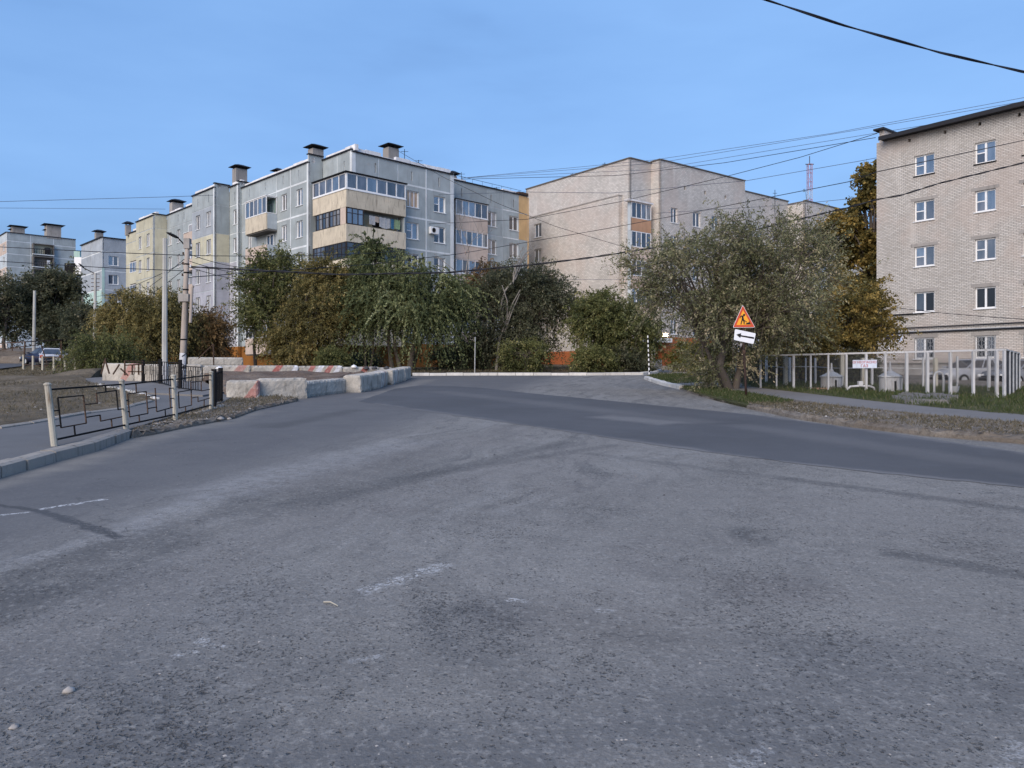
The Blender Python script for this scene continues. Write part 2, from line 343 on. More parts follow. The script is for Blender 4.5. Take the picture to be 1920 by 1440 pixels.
    for c, rx, ry, k, cc in (((1405, 1003), .32, .42, .7, (.06, .06, .062)), ((1240, 1050), .6, .8, .4, (.11, .1, .098)), ((900, 1180), .55, .8, .5, (.075, .078, .085)), ((1440, 1100), .7, .5, .35, (.12, .105, .1)), ((1200, 1160), 1.2, .7, .3, (.12, .108, .1)), ((505, 797), .7, .8, .6, (.08, .08, .08))):
        col = t.mix(t.math('MULTIPLY', t.math('MULTIPLY', ellipse(t, G(*c), rx, ry, 0, w), t.step(mid, .25, .6)), k), col, cc)
    # pale dust rim of the lane
    rim = t.math('MAXIMUM', seg(t, G(-200, 1120), G(235, 995), .02, .2, w2), t.math('MAXIMUM', seg(t, G(235, 995), G(440, 912), .05, .38, w2), seg(t, G(440, 912), G(760, 830), .1, .8, w)))
    rim = t.math('MULTIPLY', rim, t.step(t.noise(6, 5, .75), .3, .62))
    col = t.mix(t.math('MULTIPLY', rim, .68), col, (.33, .325, .32))
    vc = t.n('ShaderNodeTexVoronoi', feature='DISTANCE_TO_EDGE'); vc.inputs['Scale'].default_value = .42; t.l(wobble(t, 2.2, .9), vc.inputs['Vector'])
    ck = t.math('MULTIPLY', t.math('SUBTRACT', 1., t.step(vc.outputs['Distance'], .001, .006)), t.step(t.noise(.33, 3), .5, .62)); col = t.mix(t.math('MULTIPLY', ck, .55), col, (.06, .06, .06))
    for a, b, w0, w1 in (((-80, 925), (100, 876), .05, .5), ((100, 874), (330, 808), .1, .7), ((330, 808), (470, 772), .1, .9), ((1300, 765), (1620, 822), .1, .9), ((1620, 822), (2000, 868), .1, 1.1), ((700, 745), (800, 712), .1, .8)):
        col = t.mix(t.math('MULTIPLY', seg(t, G(*a), G(*b), w0, w1, w), t.math('MULTIPLY_ADD', t.step(mid, .35, .6), .4, .3)), col, (.255, .235, .205))
    # crack filled with tar, paint remnants
    col = t.mix(seg(t, G(-60, 940), G(75, 958), .02, .07, w2), col, (.07, .07, .072))
    col = t.mix(seg(t, G(75, 958), G(222, 1006), .03, .09, w2), col, (.075, .076, .08))
    wear = t.step(t.noise(26, 6, .8), .47, .56)
    for a, b, w0, w1, k in (((-40, 971), (46, 961), .02, .05, .9), ((80, 954), (188, 937), .025, .05, .9), ((690, 1105), (825, 1062), .02, .11, .8), ((375, 1203), (412, 1211), .01, .04, .7), ((335, 1228), (365, 1222), .01, .03, .7),
                            ((1375, 1430), (1430, 1410), .02, .07, .4), ((1880, 1440), (1920, 1400), .02, .08, .4), ((960, 1125), (985, 1130), .01, .05, .8), ((1120, 1145), (1150, 1147), .01, .05, .5), ((660, 1238), (705, 1230), .01, .05, .4), ((1170, 783), (1215, 787), .1, .35, .6)):
        col = t.mix(t.math('MULTIPLY', t.math('MULTIPLY', seg(t, G(*a), G(*b), w0, w1, w2), wear), k), col, (.62, .62, .62))
    col = t.mix(t.math('MULTIPLY', t.step(fine, .38, .62), t.math('MULTIPLY_ADD', nolane, .3, .2)), col, c_(dust, .42))
    col = t.mix(t.math('MULTIPLY', t.step(grit, .5, .68), t.math('MULTIPLY_ADD', nolane, .35, .12)), col, (.36, .345, .32))
    h = t.math('ADD', t.math('MULTIPLY', fine, .25), t.math('MULTIPLY', grit, .6))
    h = t.math('ADD', h, t.math('MULTIPLY', chip, -1.1)); h = t.math('ADD', h, t.math('MULTIPLY', pm, -1.0)); h = t.math('ADD', h, t.math('MULTIPLY', patchy, 1.2)); h = t.math('ADD', h, t.math('MULTIPLY', small, -.5)); h = t.math('MULTIPLY', h, t.math('MULTIPLY_ADD', nolane, .75, .25))
    return t.fin(col, .86, .25, t.bump(h, .9, .012))
def asphalt(name, c, var=.12):
    t = NT(name); big = t.noise(.35, 5, .6, t.scaled((1, 1, 1))); fine = t.noise(55, 3, .7); mid = t.noise(2.5, 5, .6)
    col = t.mix(t.step(big, .3, .7), c_(c, 1-var), c_(c, 1+var))
    col = t.mix(t.math('MULTIPLY', t.step(mid, .5, .8), .4), col, c_(c, 1.35))
    w = wobble(t, 1.5, .6)
    if name == 'new_asphalt':
        for a, b, w0, w1, k in (((1000, 801), (1400, 859), .0, .28, .55), ((1400, 859), (1920, 915), .0, .22, .55), ((1000, 737), (1400, 775), .0, .35, .45), ((1400, 775), (1920, 849), .0, .3, .45), ((700, 757), (1000, 801), .0, .35, .45), ((1150, 783), (1235, 792), .15, .7, .55), ((830, 735), (1300, 790), .1, .9, .22), ((1400, 800), (1920, 880), .1, .7, .2), ((790, 722), (1000, 728), .1, .5, .3)):
            col = t.mix(t.math('MULTIPLY', seg(t, G(*a), G(*b), w0, w1, w), k), col, (.25, .24, .23))
    col = t.mix(t.math('MULTIPLY', t.step(fine, .35, .7), .35), col, c_(c, .6))
    return t.fin(col, .85, .25, t.bump(t.math('ADD', fine, mid), .4, .006))
def earth(name, c1, c2, c3, scale=1.0, bump=.8):
    t = NT(name); a = t.noise(.5*scale, 6, .65); b = t.noise(4*scale, 6, .7); f = t.noise(30, 4, .75); g = t.noise(9, 5, .7, t.scaled((1, 1, .5)))
    col = t.mix(t.step(a, .35, .65), c1, c2); col = t.mix(t.math('MULTIPLY', t.step(b, .45, .65), .7), col, c3)
    col = t.mix(t.math('MULTIPLY', t.step(f, .4, .7), .45), col, c_(c1, .5)); col = t.mix(t.math('MULTIPLY', t.step(g, .58, .75), .35), col, c_(c2, 1.5))
    return t.fin(col, .95, .1, t.bump(t.math('ADD', t.math('ADD', f, b), g), bump, .04))
M['road'] = road_material()
M['new_asphalt'] = asphalt('new_asphalt', (.098, .099, .104))
M['path'] = asphalt('path_asphalt', (.19, .18, .172))
M['path_left'] = asphalt('sidewalk_asphalt', (.145, .142, .14))
M['earth'] = earth('earth', (.17, .14, .115), (.22, .185, .15), (.10, .085, .065))
M['dry_grass'] = earth('dry_grass_ground', (.155, .125, .09), (.25, .205, .15), (.10, .088, .058), 2.0, 1.0)
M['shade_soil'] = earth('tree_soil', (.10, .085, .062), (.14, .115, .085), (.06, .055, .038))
M['grass_soil'] = earth('grass_soil', (.085, .09, .045), (.12, .115, .06), (.05, .062, .028))
M['rubble'] = earth('rubble_earth', (.21, .18, .15), (.32, .285, .245), (.12, .10, .08), 1.6, 1.0)
M['pit_dirt'] = earth('pit_dirt', (.17, .125, .10), (.26, .21, .17), (.11, .085, .07), 1.6, 1.0)
M['kerb'] = weathered('kerb_stone', (.33, .30, .265), dirt=(.14, .12, .10), amt=1.0, grain=50, bump=.6, sf=3)
M['kerb_white'] = weathered('kerb_whitewashed', (.62, .60, .56), dirt=(.2, .18, .16), amt=.6, grain=50)

def vnoise(x, y, s=1.0, seed=0):          # small value noise for heights
    x = x/s+seed*17.3; y = y/s-seed*9.1
    def h(i, j): v = math.sin(i*127.1+j*311.7+seed*3.7)*43758.5453; return v-math.floor(v)
    i = math.floor(x); j = math.floor(y); fx = x-i; fy = y-j; fx = fx*fx*(3-2*fx); fy = fy*fy*(3-2*fy)
    return (h(i, j)*(1-fx)+h(i+1, j)*fx)*(1-fy)+(h(i, j+1)*(1-fx)+h(i+1, j+1)*fx)*fy
def inside(p, poly):
    x, y = p; c = False; n = len(poly)
    for i in range(n):
        x1, y1 = poly[i]; x2, y2 = poly[(i+1) % n]
        if (y1 > y) != (y2 > y) and x < (x2-x1)*(y-y1)/(y2-y1)+x1: c = not c
    return c
def patch(name, poly, cell, mat, dz, rough=0.0, nscale=1.0, skirt=.2, seed=1, hf=None, edge=None):
    poly = [(p[0], p[1]) for p in poly]; pts = []
    n = len(poly)
    for i in range(n):                     # subdivide the rim
        a = Vector(poly[i]); b = Vector(poly[(i+1) % n]); k = max(1, int((b-a).length/max(cell, .3)))
        for j in range(k):
            q = a.lerp(b, j/k)
            pts.append(q)
    nb = len(pts); xs = [p[0] for p in poly]; ys = [p[1] for p in poly]
    rim = [(p.x, p.y) for p in pts]
    y = min(ys)+cell/2
    while y < max(ys):
        x = min(xs)+cell/2
        while x < max(xs):
            q = (x+random.uniform(-.3, .3)*cell, y+random.uniform(-.3, .3)*cell)
            if inside(q, poly): pts.append(Vector(q))
            x += cell
        y += cell
    vs, es, fs, *_ = geometry.delaunay_2d_cdt(pts, [(i, (i+1) % nb) for i in range(nb)], [], 1, 1e-5)
    rimset = {(round(a, 3), round(b, 3)) for a, b in rim}
    V = []
    for v in vs:
        isr = (round(v.x, 3), round(v.y, 3)) in rimset
        z = ground(v.x, v.y)+dz
        if rough and not isr: z += rough*(.65*vnoise(v.x, v.y, nscale, seed)+.35*vnoise(v.x, v.y, nscale*.3, seed+1))
        if hf: z += hf(v.x, v.y)
        V.append((v.x, v.y, z))
    F = [tuple(f) for f in fs]
    if skirt:
        cnt = {}
        for f in F:
            for i in range(len(f)):
                k = (f[i], f[(i+1) % len(f)]); cnt[k] = 1
        for (a, b) in list(cnt):
            if (b, a) not in cnt:
                m = len(V); V += [(V[a][0], V[a][1], V[a][2]-skirt), (V[b][0], V[b][1], V[b][2]-skirt)]; F.append((b, a, m, m+1))
    mb = MB(); mb.add(V, F); return mb.build(name, mat)
def slab(name, poly, dz, mat, skirt=.2):
    n = len(poly); m = MB(); m.add([(x, y, ground(x, y)+dz) for x, y in poly]+[(x, y, ground(x, y)+dz-skirt) for x, y in poly], [tuple(range(n))]+[(i, (i+1) % n, n+(i+1) % n, n+i) for i in range(n)]); return m.build(name, mat)
def GP(*pts): return [tuple(G(*p)[:2]) for p in pts]

# ------------------------------------------------------------------ terrain, road, verges
mb = MB(); xs = [-900, -500, -300, -200, -140, -100, -70, -40, -20, 0, 20, 40, 70, 100, 140, 200, 300, 500, 900]; ys = [-60, -20, 0, 30, 60, 95, 130, 180, 260, 400, 700, 1500, 3000]
mb.add([(x, y, ground(x, y)-.06) for y in ys for x in xs], [(j*len(xs)+i, j*len(xs)+i+1, (j+1)*len(xs)+i+1, (j+1)*len(xs)+i) for j in range(len(ys)-1) for i in range(len(xs)-1)])
struct(mb.build('ground', M['earth']))
mb = MB(); mb.quad((-60, -15, ground(0, -15)), (80, -15, ground(0, -15)), (80, 64, ground(0, 64)), (-60, 64, ground(0, 64))); struct(mb.build('road', M['road']))
# darker relaid strip crossing the junction
strip0 = GP((672, 753), (700, 757), (850, 779), (1000, 800), (1200, 830), (1400, 858), (1650, 888), (1920, 914), (2300, 950))+GP((2300, 905), (1920, 849), (1650, 809), (1400, 776), (1200, 757), (1000, 738), (900, 727), (800, 721), (740, 729))
strip = []
for i_ in range(len(strip0)):
    a_, b_ = Vector(strip0[i_]), Vector(strip0[(i_+1) % len(strip0)]); k_ = max(1, int((b_-a_).length/.12))
    for j_ in range(k_):
        q_ = a_.lerp(b_, j_/k_); jj = .05*(vnoise(q_.x, q_.y, .5, 4)-.5)+.035*(vnoise(q_.x, q_.y, .13, 6)-.5); strip.append((q_.x+jj, q_.y+jj*2))
mb = MB(); mb.add([(x, y, ground(x, y)+.005) for x, y in strip], [tuple(range(len(strip)))]); struct(mb.build('asphalt_strip', M['new_asphalt']))
# big verge: left sidewalk corner, construction pit surroundings and the tree belt
edgeL = [(-700, 1150), (-250, 970), (-60, 912), (0, 896), (47, 882), (100, 866), (180, 845), (245, 820), (330, 797), (420, 768), (446, 753), (560, 735), (660, 724), (735, 713), (773, 704.5)]
verge = GP(*edgeL)+GP((900, 704), (1100, 704), (1205, 703), (1232, 700), (1240, 696), (1236, 691))+[(13.5, 74), (30, 92), (-120, 94), (-120, 40), (-40, 6)]
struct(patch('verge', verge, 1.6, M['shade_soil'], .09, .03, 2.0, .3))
def mound(x, y):
    z = 0
    for cx, cy, r, h in MOUNDS:
        d = math.hypot(x-cx, y-cy)/r
        if d < 1: z += h*(1-d*d)**2
    return z
MOUNDS = [(*G(190, 712)[:2], 3.4, .42), (*G(130, 722)[:2], 3.0, .25), (*G(235, 700)[:2], 2.6, .3), (*G(60, 740)[:2], 2.5, .15), (*G(20, 720)[:2], 3, .2)]
field = GP((-420, 870), (-150, 838), (0, 815), (60, 806), (110, 796), (170, 784), (232, 775), (284, 762), (292, 757), (262, 748), (200, 733), (168, 726), (150, 719), (200, 710), (262, 704), (240, 692), (190, 686), (100, 688), (60, 692), (0, 700), (-200, 712), (-420, 760))
struct(patch('dirt_field', field, .35, M['dry_grass'], .13, .13, .9, .9, 3, mound))
sw = GP((-700, 1145), (-250, 966), (-60, 909), (0, 893), (47, 879), (100, 863), (180, 842), (245, 817), (330, 789), (420, 762), (440, 748), (380, 727), (300, 722), (262, 727), (262, 747), (293, 757), (285, 763), (232, 776.5), (170, 786), (110, 798), (60, 808), (0, 817.5), (-150, 841), (-420, 875))
struct(slab('sidewalk', sw, .135, M['path_left']))
fp = GP((150, 716), (168, 724), (200, 731), (262, 746), (380, 752), (420, 745), (380, 722), (300, 716), (230, 712))
struct(slab('footpath', fp, .19, M['path']))
pk = GP((-500, 712), (0, 700), (40, 694), (45, 682), (0, 680), (-500, 684))
mb = MB(); mb.add([(x, y, ground(x, y)+.33) for x, y in pk], [tuple(range(len(pk)))]); struct(mb.build('parking_area', M['new_asphalt']))
rubL = GP((246, 822), (250, 815), (329, 786), (420, 758), (452, 750), (520, 749), (560, 752), (480, 770), (440, 785), (360, 800), (290, 815))
struct(patch('roadside_rubble', rubL, .16, M['rubble'], .03, .13, .35, .1, 5))
# right verge
vr = GP((1208, 711), (1240, 722), (1275, 730), (1310, 742), (1345, 752), (1400, 765), (1500, 786), (1600, 801), (1750, 818), (1920, 833), (2200, 866))+[(60, 22), (60, 58), (24, 58)]+GP((1400, 690), (1300, 696), (1215, 704))
struct(patch('verge', vr, 1.2, M['rubble'], .06, .05, 1.0, .25, 8))
gA = GP((1278, 731), (1310, 742), (1345, 752), (1400, 765), (1470, 768), (1490, 762), (1400, 744), (1330, 733))
struct(patch('grass_strip', gA, .3, M['grass_soil'], .09, .07, .5, .2, 9))
gB = GP((1213, 710), (1240, 719), (1275, 726), (1330, 722), (1345, 714), (1290, 706), (1235, 705))
struct(patch('grass_strip', gB, .5, M['grass_soil'], .10, .07, .5, .2, 10))
gC = GP((1500, 744), (1640, 762), (1760, 777), (1920, 791), (2250, 830), (2250, 740), (1920, 735), (1500, 722), (1400, 716), (1390, 728))
struct(patch('grass_strip', gC, .35, M['grass_soil'], .09, .12, .6, .2, 12))
pth = GP((1268, 727.5), (1345, 735), (1400, 743), (1475, 756), (1560, 768), (1640, 778), (1760, 790), (1920, 806), (2250, 842), (2250, 829), (1920, 789), (1760, 775), (1640, 761.5), (1500, 744), (1400, 731), (1340, 724), (1280, 719))
struct(slab('sidewalk', pth, .145, M['path']))
rubR = GP((1400, 766), (1470, 764), (1520, 766), (1600, 776), (1700, 787), (1920, 808), (2250, 846), (2250, 880), (1920, 833), (1750, 819), (1600, 802), (1500, 787))
struct(patch('roadside_rubble', rubR, .2, M['rubble'], .075, .14, .5, .15, 6))

def kerb(name, pts, mat, length=1.0, w=.15, h=.15, dz=0.0, gap=.012, lab=None):
    root = bpy.data.objects.new(name, None); COL.objects.link(root); root['kind'] = 'structure'; ORI[root] = Vector((0, 0, 0))
    P = [Vector((p[0], p[1])) for p in pts]
    for a, b in zip(P[:-1], P[1:]):
        L = (b-a).length; n = max(1, round(L/length)); d = (b-a)/n; t = d.normalized(); nn = Vector((-t.y, t.x))
        for i in range(n):
            p = a+d*i+t*gap; q = a+d*(i+1)-t*gap; j = random.uniform(-.012, .012); k = random.uniform(-.015, .015); ch = .025
            m = MB(); vs = []
            for e_ in (p, q):
                zz = ground(e_.x, e_.y)+dz
                for off, z in ((-.035, -.1), (-.025, h-ch), (ch+.01, h), (w, h), (w, -.1)):
                    o = e_+nn*(off+j); vs.append((o.x, o.y, zz+z+k))
            m.add(vs, [(0, 1, 2, 3, 4), (9, 8, 7, 6, 5)]+[(i2, i2+5, (i2+1) % 5+5, (i2+1) % 5) for i2 in range(5)])
            m.build('kerb_stone', mat, root)
    return root
kerb('kerb', GP((-250, 972), (-60, 913), (0, 896), (47, 882), (100, 866), (180, 845), (245, 820)), M['kerb'], 1.0, .2, .17)
kerb('kerb', GP((375, 783), (422, 768)), M['kerb'], 1.0, .16, .13)
kerb('kerb', GP((773, 704.5), (900, 704), (1100, 704), (1205, 703), (1232, 700), (1240, 696)), M['kerb_white'], 1.2, .2, .17)
kerb('kerb', GP((1208, 711), (1240, 722), (1275, 730))[::1], M['kerb_white'], 1.0, .22, .16)
kerb('kerb', GP((1240, 693.5), (1300, 694.5), (1390, 697)), M['kerb'], 1.2, .2, .22, .1)
kerb('kerb', GP((0, 815.5), (60, 806.5), (110, 797), (170, 785), (232, 776), (285, 762)), M['kerb'], 1.0, .08, .05, .13)
kerb('kerb', GP((150, 717.5), (200, 732), (262, 747), (292, 757)), M['kerb_white'], 1.0, .1, .06, .13)

# scattered stones (nobody could count them)
def scatter(name, poly, n, s0, s1, mat, dz=0.0, seed=0, bias=1.0, flat=.6):
    rg = random.Random(seed); xs = [p[0] for p in poly]; ys = [p[1] for p in poly]; V = []; F = []; k = 0; tries = 0
    base = [(0, 0, 1), (.9, 0, .3), (.28, .85, .35), (-.73, .53, .2), (-.73, -.53, .35), (.28, -.85, .2)]
    tri = [(0, 1, 2), (0, 2, 3), (0, 3, 4), (0, 4, 5), (0, 5, 1), (1, 5, 4, 3, 2)]
    while k < n and tries < n*60:
        tries += 1; x = rg.uniform(min(xs), max(xs)); y = min(ys)+(max(ys)-min(ys))*rg.random()**bias
        if not inside((x, y), poly): continue
        s = s0+(s1-s0)*rg.random()**3; a = rg.uniform(0, 6.28); ca, sa = math.cos(a), math.sin(a); z = ground(x, y)+dz; m = len(V); sx = rg.uniform(.7, 1.3)
        for bx, by, bz in base:
            bx *= rg.uniform(.75, 1.2)*sx; by *= rg.uniform(.75, 1.2); V.append((x+s*(bx*ca-by*sa), y+s*(bx*sa+by*ca), z+s*flat*bz*rg.uniform(.8, 1.2)-s*.12))
        F += [tuple(i+m for i in f) for f in tri]; k += 1
    m_ = MB(); m_.add(V, F); return stuff(m_.build(name, mat))
M['stone'] = plain('stone', (.17, .16, .15), .9, .2, var=.5, scale=9)
M['stone_brown'] = plain('stone_brown', (.20, .17, .14), .9, .2, var=.4, scale=9)
M['stone_dark'] = plain('stone_dark', (.06, .06, .064), .85, .3, var=.5, scale=9)
M['stone_pale'] = plain('stone_pale', (.36, .34, .32), .9, .2, var=.4, scale=9)
near = [(-3.4, 2.9), (3.6, 2.9), (8, 9), (10, 14), (0, 20), (-6, 12), (-4.5, 7)]
scatter('gravel', near, 2600, .003, .011, M['stone_dark'], 0, 1, 1.7)
scatter('gravel', near, 900, .003, .010, M['stone_pale'], 0, 2, 1.6)
scatter('gravel', near, 70, .012, .026, M['stone_dark'], 0, 3, 1.3)
scatter('gravel', rubL, 1800, .01, .07, M['stone_brown'], .1, 4); scatter('gravel', rubL, 500, .01, .05, M['stone_pale'], .1, 44)
scatter('gravel', rubR, 1500, .01, .06, M['stone_brown'], .15, 5)
scatter('gravel', rubR, 160, .015, .05, M['stone_pale'], .15, 6)
scatter('gravel', field, 500, .02, .07, M['stone_pale'], .2, 7)

# ------------------------------------------------------------------ grass blades
def leafmesh(name, C, A, B, tone, mat, parent=None):      # rhombic leaves: centre, half length vector, half width vector
    n = len(C); V = np.empty((n, 4, 3), np.float32)
    V[:, 0] = C-A; V[:, 1] = C+B*1.0+A*.1; V[:, 2] = C+A; V[:, 3] = C-B+A*.1
    if parent: V -= np.array(ORI[parent][:], np.float32)
    me = bpy.data.meshes.new(name); me.vertices.add(4*n); me.vertices.foreach_set('co', V.reshape(-1))
    me.loops.add(4*n); me.loops.foreach_set('vertex_index', np.arange(4*n, dtype=np.int32))
    me.polygons.add(n); me.polygons.foreach_set('loop_start', np.arange(0, 4*n, 4, dtype=np.int32))
    at_ = me.attributes.new('tone', 'FLOAT', 'FACE'); at_.data.foreach_set('value', tone.astype(np.float32))
    me.update(calc_edges=True); me.materials.append(mat)
    o = bpy.data.objects.new(name, me); COL.objects.link(o)
    if parent: o.parent = parent; ORI[o] = ORI[parent]
    return o
def foliage(name, stops, trans=.38):
    t = NT(name); a = t.n('ShaderNodeAttribute'); a.attribute_name = 'tone'
    col = t.ramp(a.outputs['Fac'], [(p, c_(c, 1.15)) for p, c in stops]); t.fin(col, .7, .2)
    tr = t.n('ShaderNodeBsdfTranslucent'); t.l(col, tr.inputs[0]); ms = t.n('ShaderNodeMixShader'); ms.inputs[0].default_value = trans
    t.l(t.b.outputs[0], ms.inputs[1]); t.l(tr.outputs[0], ms.inputs[2]); t.l(ms.outputs[0], t.out.inputs[0]); return t.m
M['grass'] = foliage('grass_blades', [(0, (.04, .058, .018)), (.5, (.07, .092, .032)), (.8, (.13, .125, .06)), (1, (.24, .20, .12))])
M['drygrass'] = foliage('dry_blades', [(0, (.09, .075, .045)), (.5, (.15, .125, .08)), (1, (.25, .21, .14))])
def grass(name, poly, n, h0, h1, mat, dz, seed, lean=.5, clump=.5, w=.006):
    rg = np.random.default_rng(seed); xs = [p[0] for p in poly]; ys = [p[1] for p in poly]; P = []
    while len(P) < n:
        x = rg.uniform(min(xs), max(xs)); y = rg.uniform(min(ys), max(ys))
        if inside((x, y), poly) and vnoise(x, y, .8, seed) > clump*rg.random(): P.append((x, y, ground(x, y)+dz))
    P = np.array(P); h = rg.uniform(h0, h1, n)*(.6+.8*rg.random(n)); d = rg.normal(0, lean, (n, 2))
    A = np.stack([d[:, 0]*h/2, d[:, 1]*h/2, h/2], 1); a = rg.uniform(0, 6.28, n); wd = w*(P[:, 1]/20+.5)
    B = np.stack([np.cos(a)*wd, np.sin(a)*wd, 0*a], 1)
    return stuff(leafmesh(name, P+A*.9, A, B, np.clip(rg.normal(.45, .25, n), 0, 1), mat))
grass('grass', gA, 9000, .03, .12, M['grass'], .12, 1)
grass('grass', gB, 5000, .06, .16, M['grass'], .12, 2)
grass('grass', [p for p in gC if p[0] < 30], 26000, .05, .17, M['grass'], .14, 3, clump=1.1)
grass('dry_grass', field, 30000, .03, .13, M['drygrass'], .20, 4, 1.0)
grass('dry_grass', rubR, 7000, .03, .10, M['drygrass'], .14, 5, .8)
grass('dry_grass', rubL, 2500, .03, .10, M['drygrass'], .1, 6, .8)
vbelt = GP((775, 702), (1230, 699), (1230, 692))+[(0, 66), (-14, 60), (-10, 50)]
grass('dry_grass', vbelt, 9000, .05, .16, M['drygrass'], .13, 7, .8)

# ================================================================== BUILDINGS
class Fac:                                 # a vertical wall plane: origin, direction along, outward normal
    def __init__(s, A, d, n=None, off=0.0):
        s.d = Vector(d[:2]).normalized(); nn = Vector((s.d.y, -s.d.x))
        s.A = Vector(A[:2])
        if nn.dot(-s.A) < 0: nn = -nn
        s.n = nn; s.A = s.A+nn*off
    def P(s, u, d, z): p = s.A+s.d*u+s.n*d; return (p.x, p.y, z)
    def hit(s, px, py=700):
        k = (px-960)/FPX; t = (k*s.A.y-s.A.x)/(s.d.x-k*s.d.y); Y = s.A.y+t*s.d.y; return t, EY+(HZ-py)/FPX*Y
    def u(s, px): return s.hit(px)[0]
    def sh(s, off): return Fac(s.A, s.d, off=off)
def wallmesh(mb, F, u0, u1, z0, z1, holes, d=0.0, depth=.2, rim=True):
    hs = [(max(u0, a), min(u1, b), max(z0, c), min(z1, e)) for a, b, c, e in holes if b > u0+1e-4 and a < u1-1e-4 and e > z0+1e-4 and c < z1-1e-4]
    us = sorted({round(v, 4) for v in [u0, u1]+[h[0] for h in hs]+[h[1] for h in hs]})
    zs = sorted({round(v, 4) for v in [z0, z1]+[h[2] for h in hs]+[h[3] for h in hs]})
    def solid(i, j):
        if i < 0 or j < 0 or i >= len(us)-1 or j >= len(zs)-1: return None
        cu = (us[i]+us[i+1])/2; cz = (zs[j]+zs[j+1])/2
        return not any(h[0] < cu < h[1] and h[2] < cz < h[3] for h in hs)
    for i in range(len(us)-1):
        for j in range(len(zs)-1):
            if not solid(i, j): continue
            a, b, c, e = us[i], us[i+1], zs[j], zs[j+1]
            mb.quad(F.P(a, d, c), F.P(b, d, c), F.P(b, d, e), F.P(a, d, e))
            for (di, dj, p, q) in ((-1, 0, (a, c), (a, e)), (1, 0, (b, e), (b, c)), (0, -1, (b, c), (a, c)), (0, 1, (a, e), (b, e))):
                nb = solid(i+di, j+dj)
                if nb is False or (nb is None and rim): mb.quad(F.P(p[0], d, p[1]), F.P(q[0], d, q[1]), F.P(q[0], d-depth, q[1]), F.P(p[0], d-depth, p[1]))
GPICK = [0, 0, 1, 1, 2, 3, 3]
def window(F, root, u0, u1, z0, z1, style='two', inset=.13, frame='frame_white', g=None, sill='frame_white', fw=.075):
    mb = MB(); d0, d1 = -inset-.06, -inset
    mb.fbox(F, u0, u0+fw, d0, d1, z0, z1); mb.fbox(F, u1-fw, u1, d0, d1, z0, z1)
    mb.fbox(F, u0+fw, u1-fw, d0, d1, z0, z0+fw); mb.fbox(F, u0+fw, u1-fw, d0, d1, z1-fw, z1)
    W = u1-u0; panes = []; a, b, c, e = u0+fw, u1-fw, z0+fw, z1-fw
    if style == 'one': panes = [(a, b, c, e)]
    elif style == 'two' or style == 'vent' or style == 'ventr':
        m = u0+W*.5; mb.fbox(F, m-.055, m+.055, d0, d1+.01, c, e)
        l, r = (a, m-.055, c, e), (m+.055, b, c, e)
        if style != 'two':
            s_ = l if style == 'vent' else r; zz = c+(e-c)*.5; mb.fbox(F, s_[0], s_[1], d0, d1, zz-.03, zz+.03)
            sp_ = [(s_[0], s_[1], c, zz-.03), (s_[0], s_[1], zz+.03, e)]
            panes = sp_+([r] if style == 'vent' else [l])
        else: panes = [l, r]
    elif style == 'three':
        for q in (1/3, 2/3): mb.fbox(F, u0+W*q-.04, u0+W*q+.04, d0, d1+.01, c, e)
        panes = [(a, u0+W/3-.04, c, e), (u0+W/3+.04, u0+W*2/3-.04, c, e), (u0+W*2/3+.04, b, c, e)]
    w = mb.build('window', M[frame], root)
    gs = g if g is not None else random.choice(GPICK)
    for i, (a, b, c, e) in enumerate(panes):
        k = gs if gs == 5 or random.random() < .7 else random.choice(GPICK)
        p = MB(); p.fbox(F, a, b, d0+.015, d0+.03, c, e); p.build('pane', GL[k], w)
    if sill:
        p = MB(); p.fbox(F, u0-.05, u1+.05, -inset-.0, .07, z0-.05, z0-.003); p.build('sill', M[sill], w)
    return w
def cell_panels(F, root, ub, zb, holes, matf, gap=.045, th=.02, name='wall_panel'):
    for i in range(len(ub)-1):
        for j in range(len(zb)-1):
            a, b = ub[i]+gap, ub[i+1]-gap; c, e = zb[j]+gap, zb[j+1]-gap
            if b-a < .05: continue
            m = MB(); wallmesh(m, F, a, b, c, e, holes, 0, th); m.build(name, M[matf(i, j)], root)
FL = 2.765; ZT = 18.03                     # storey height, underside of the attic band
def zrow(k): return ZT-FL*k
ZB = [zrow(5)]+[zrow(k) for k in (4, 3, 2, 1, 0)]+[19.78]   # bottom to top
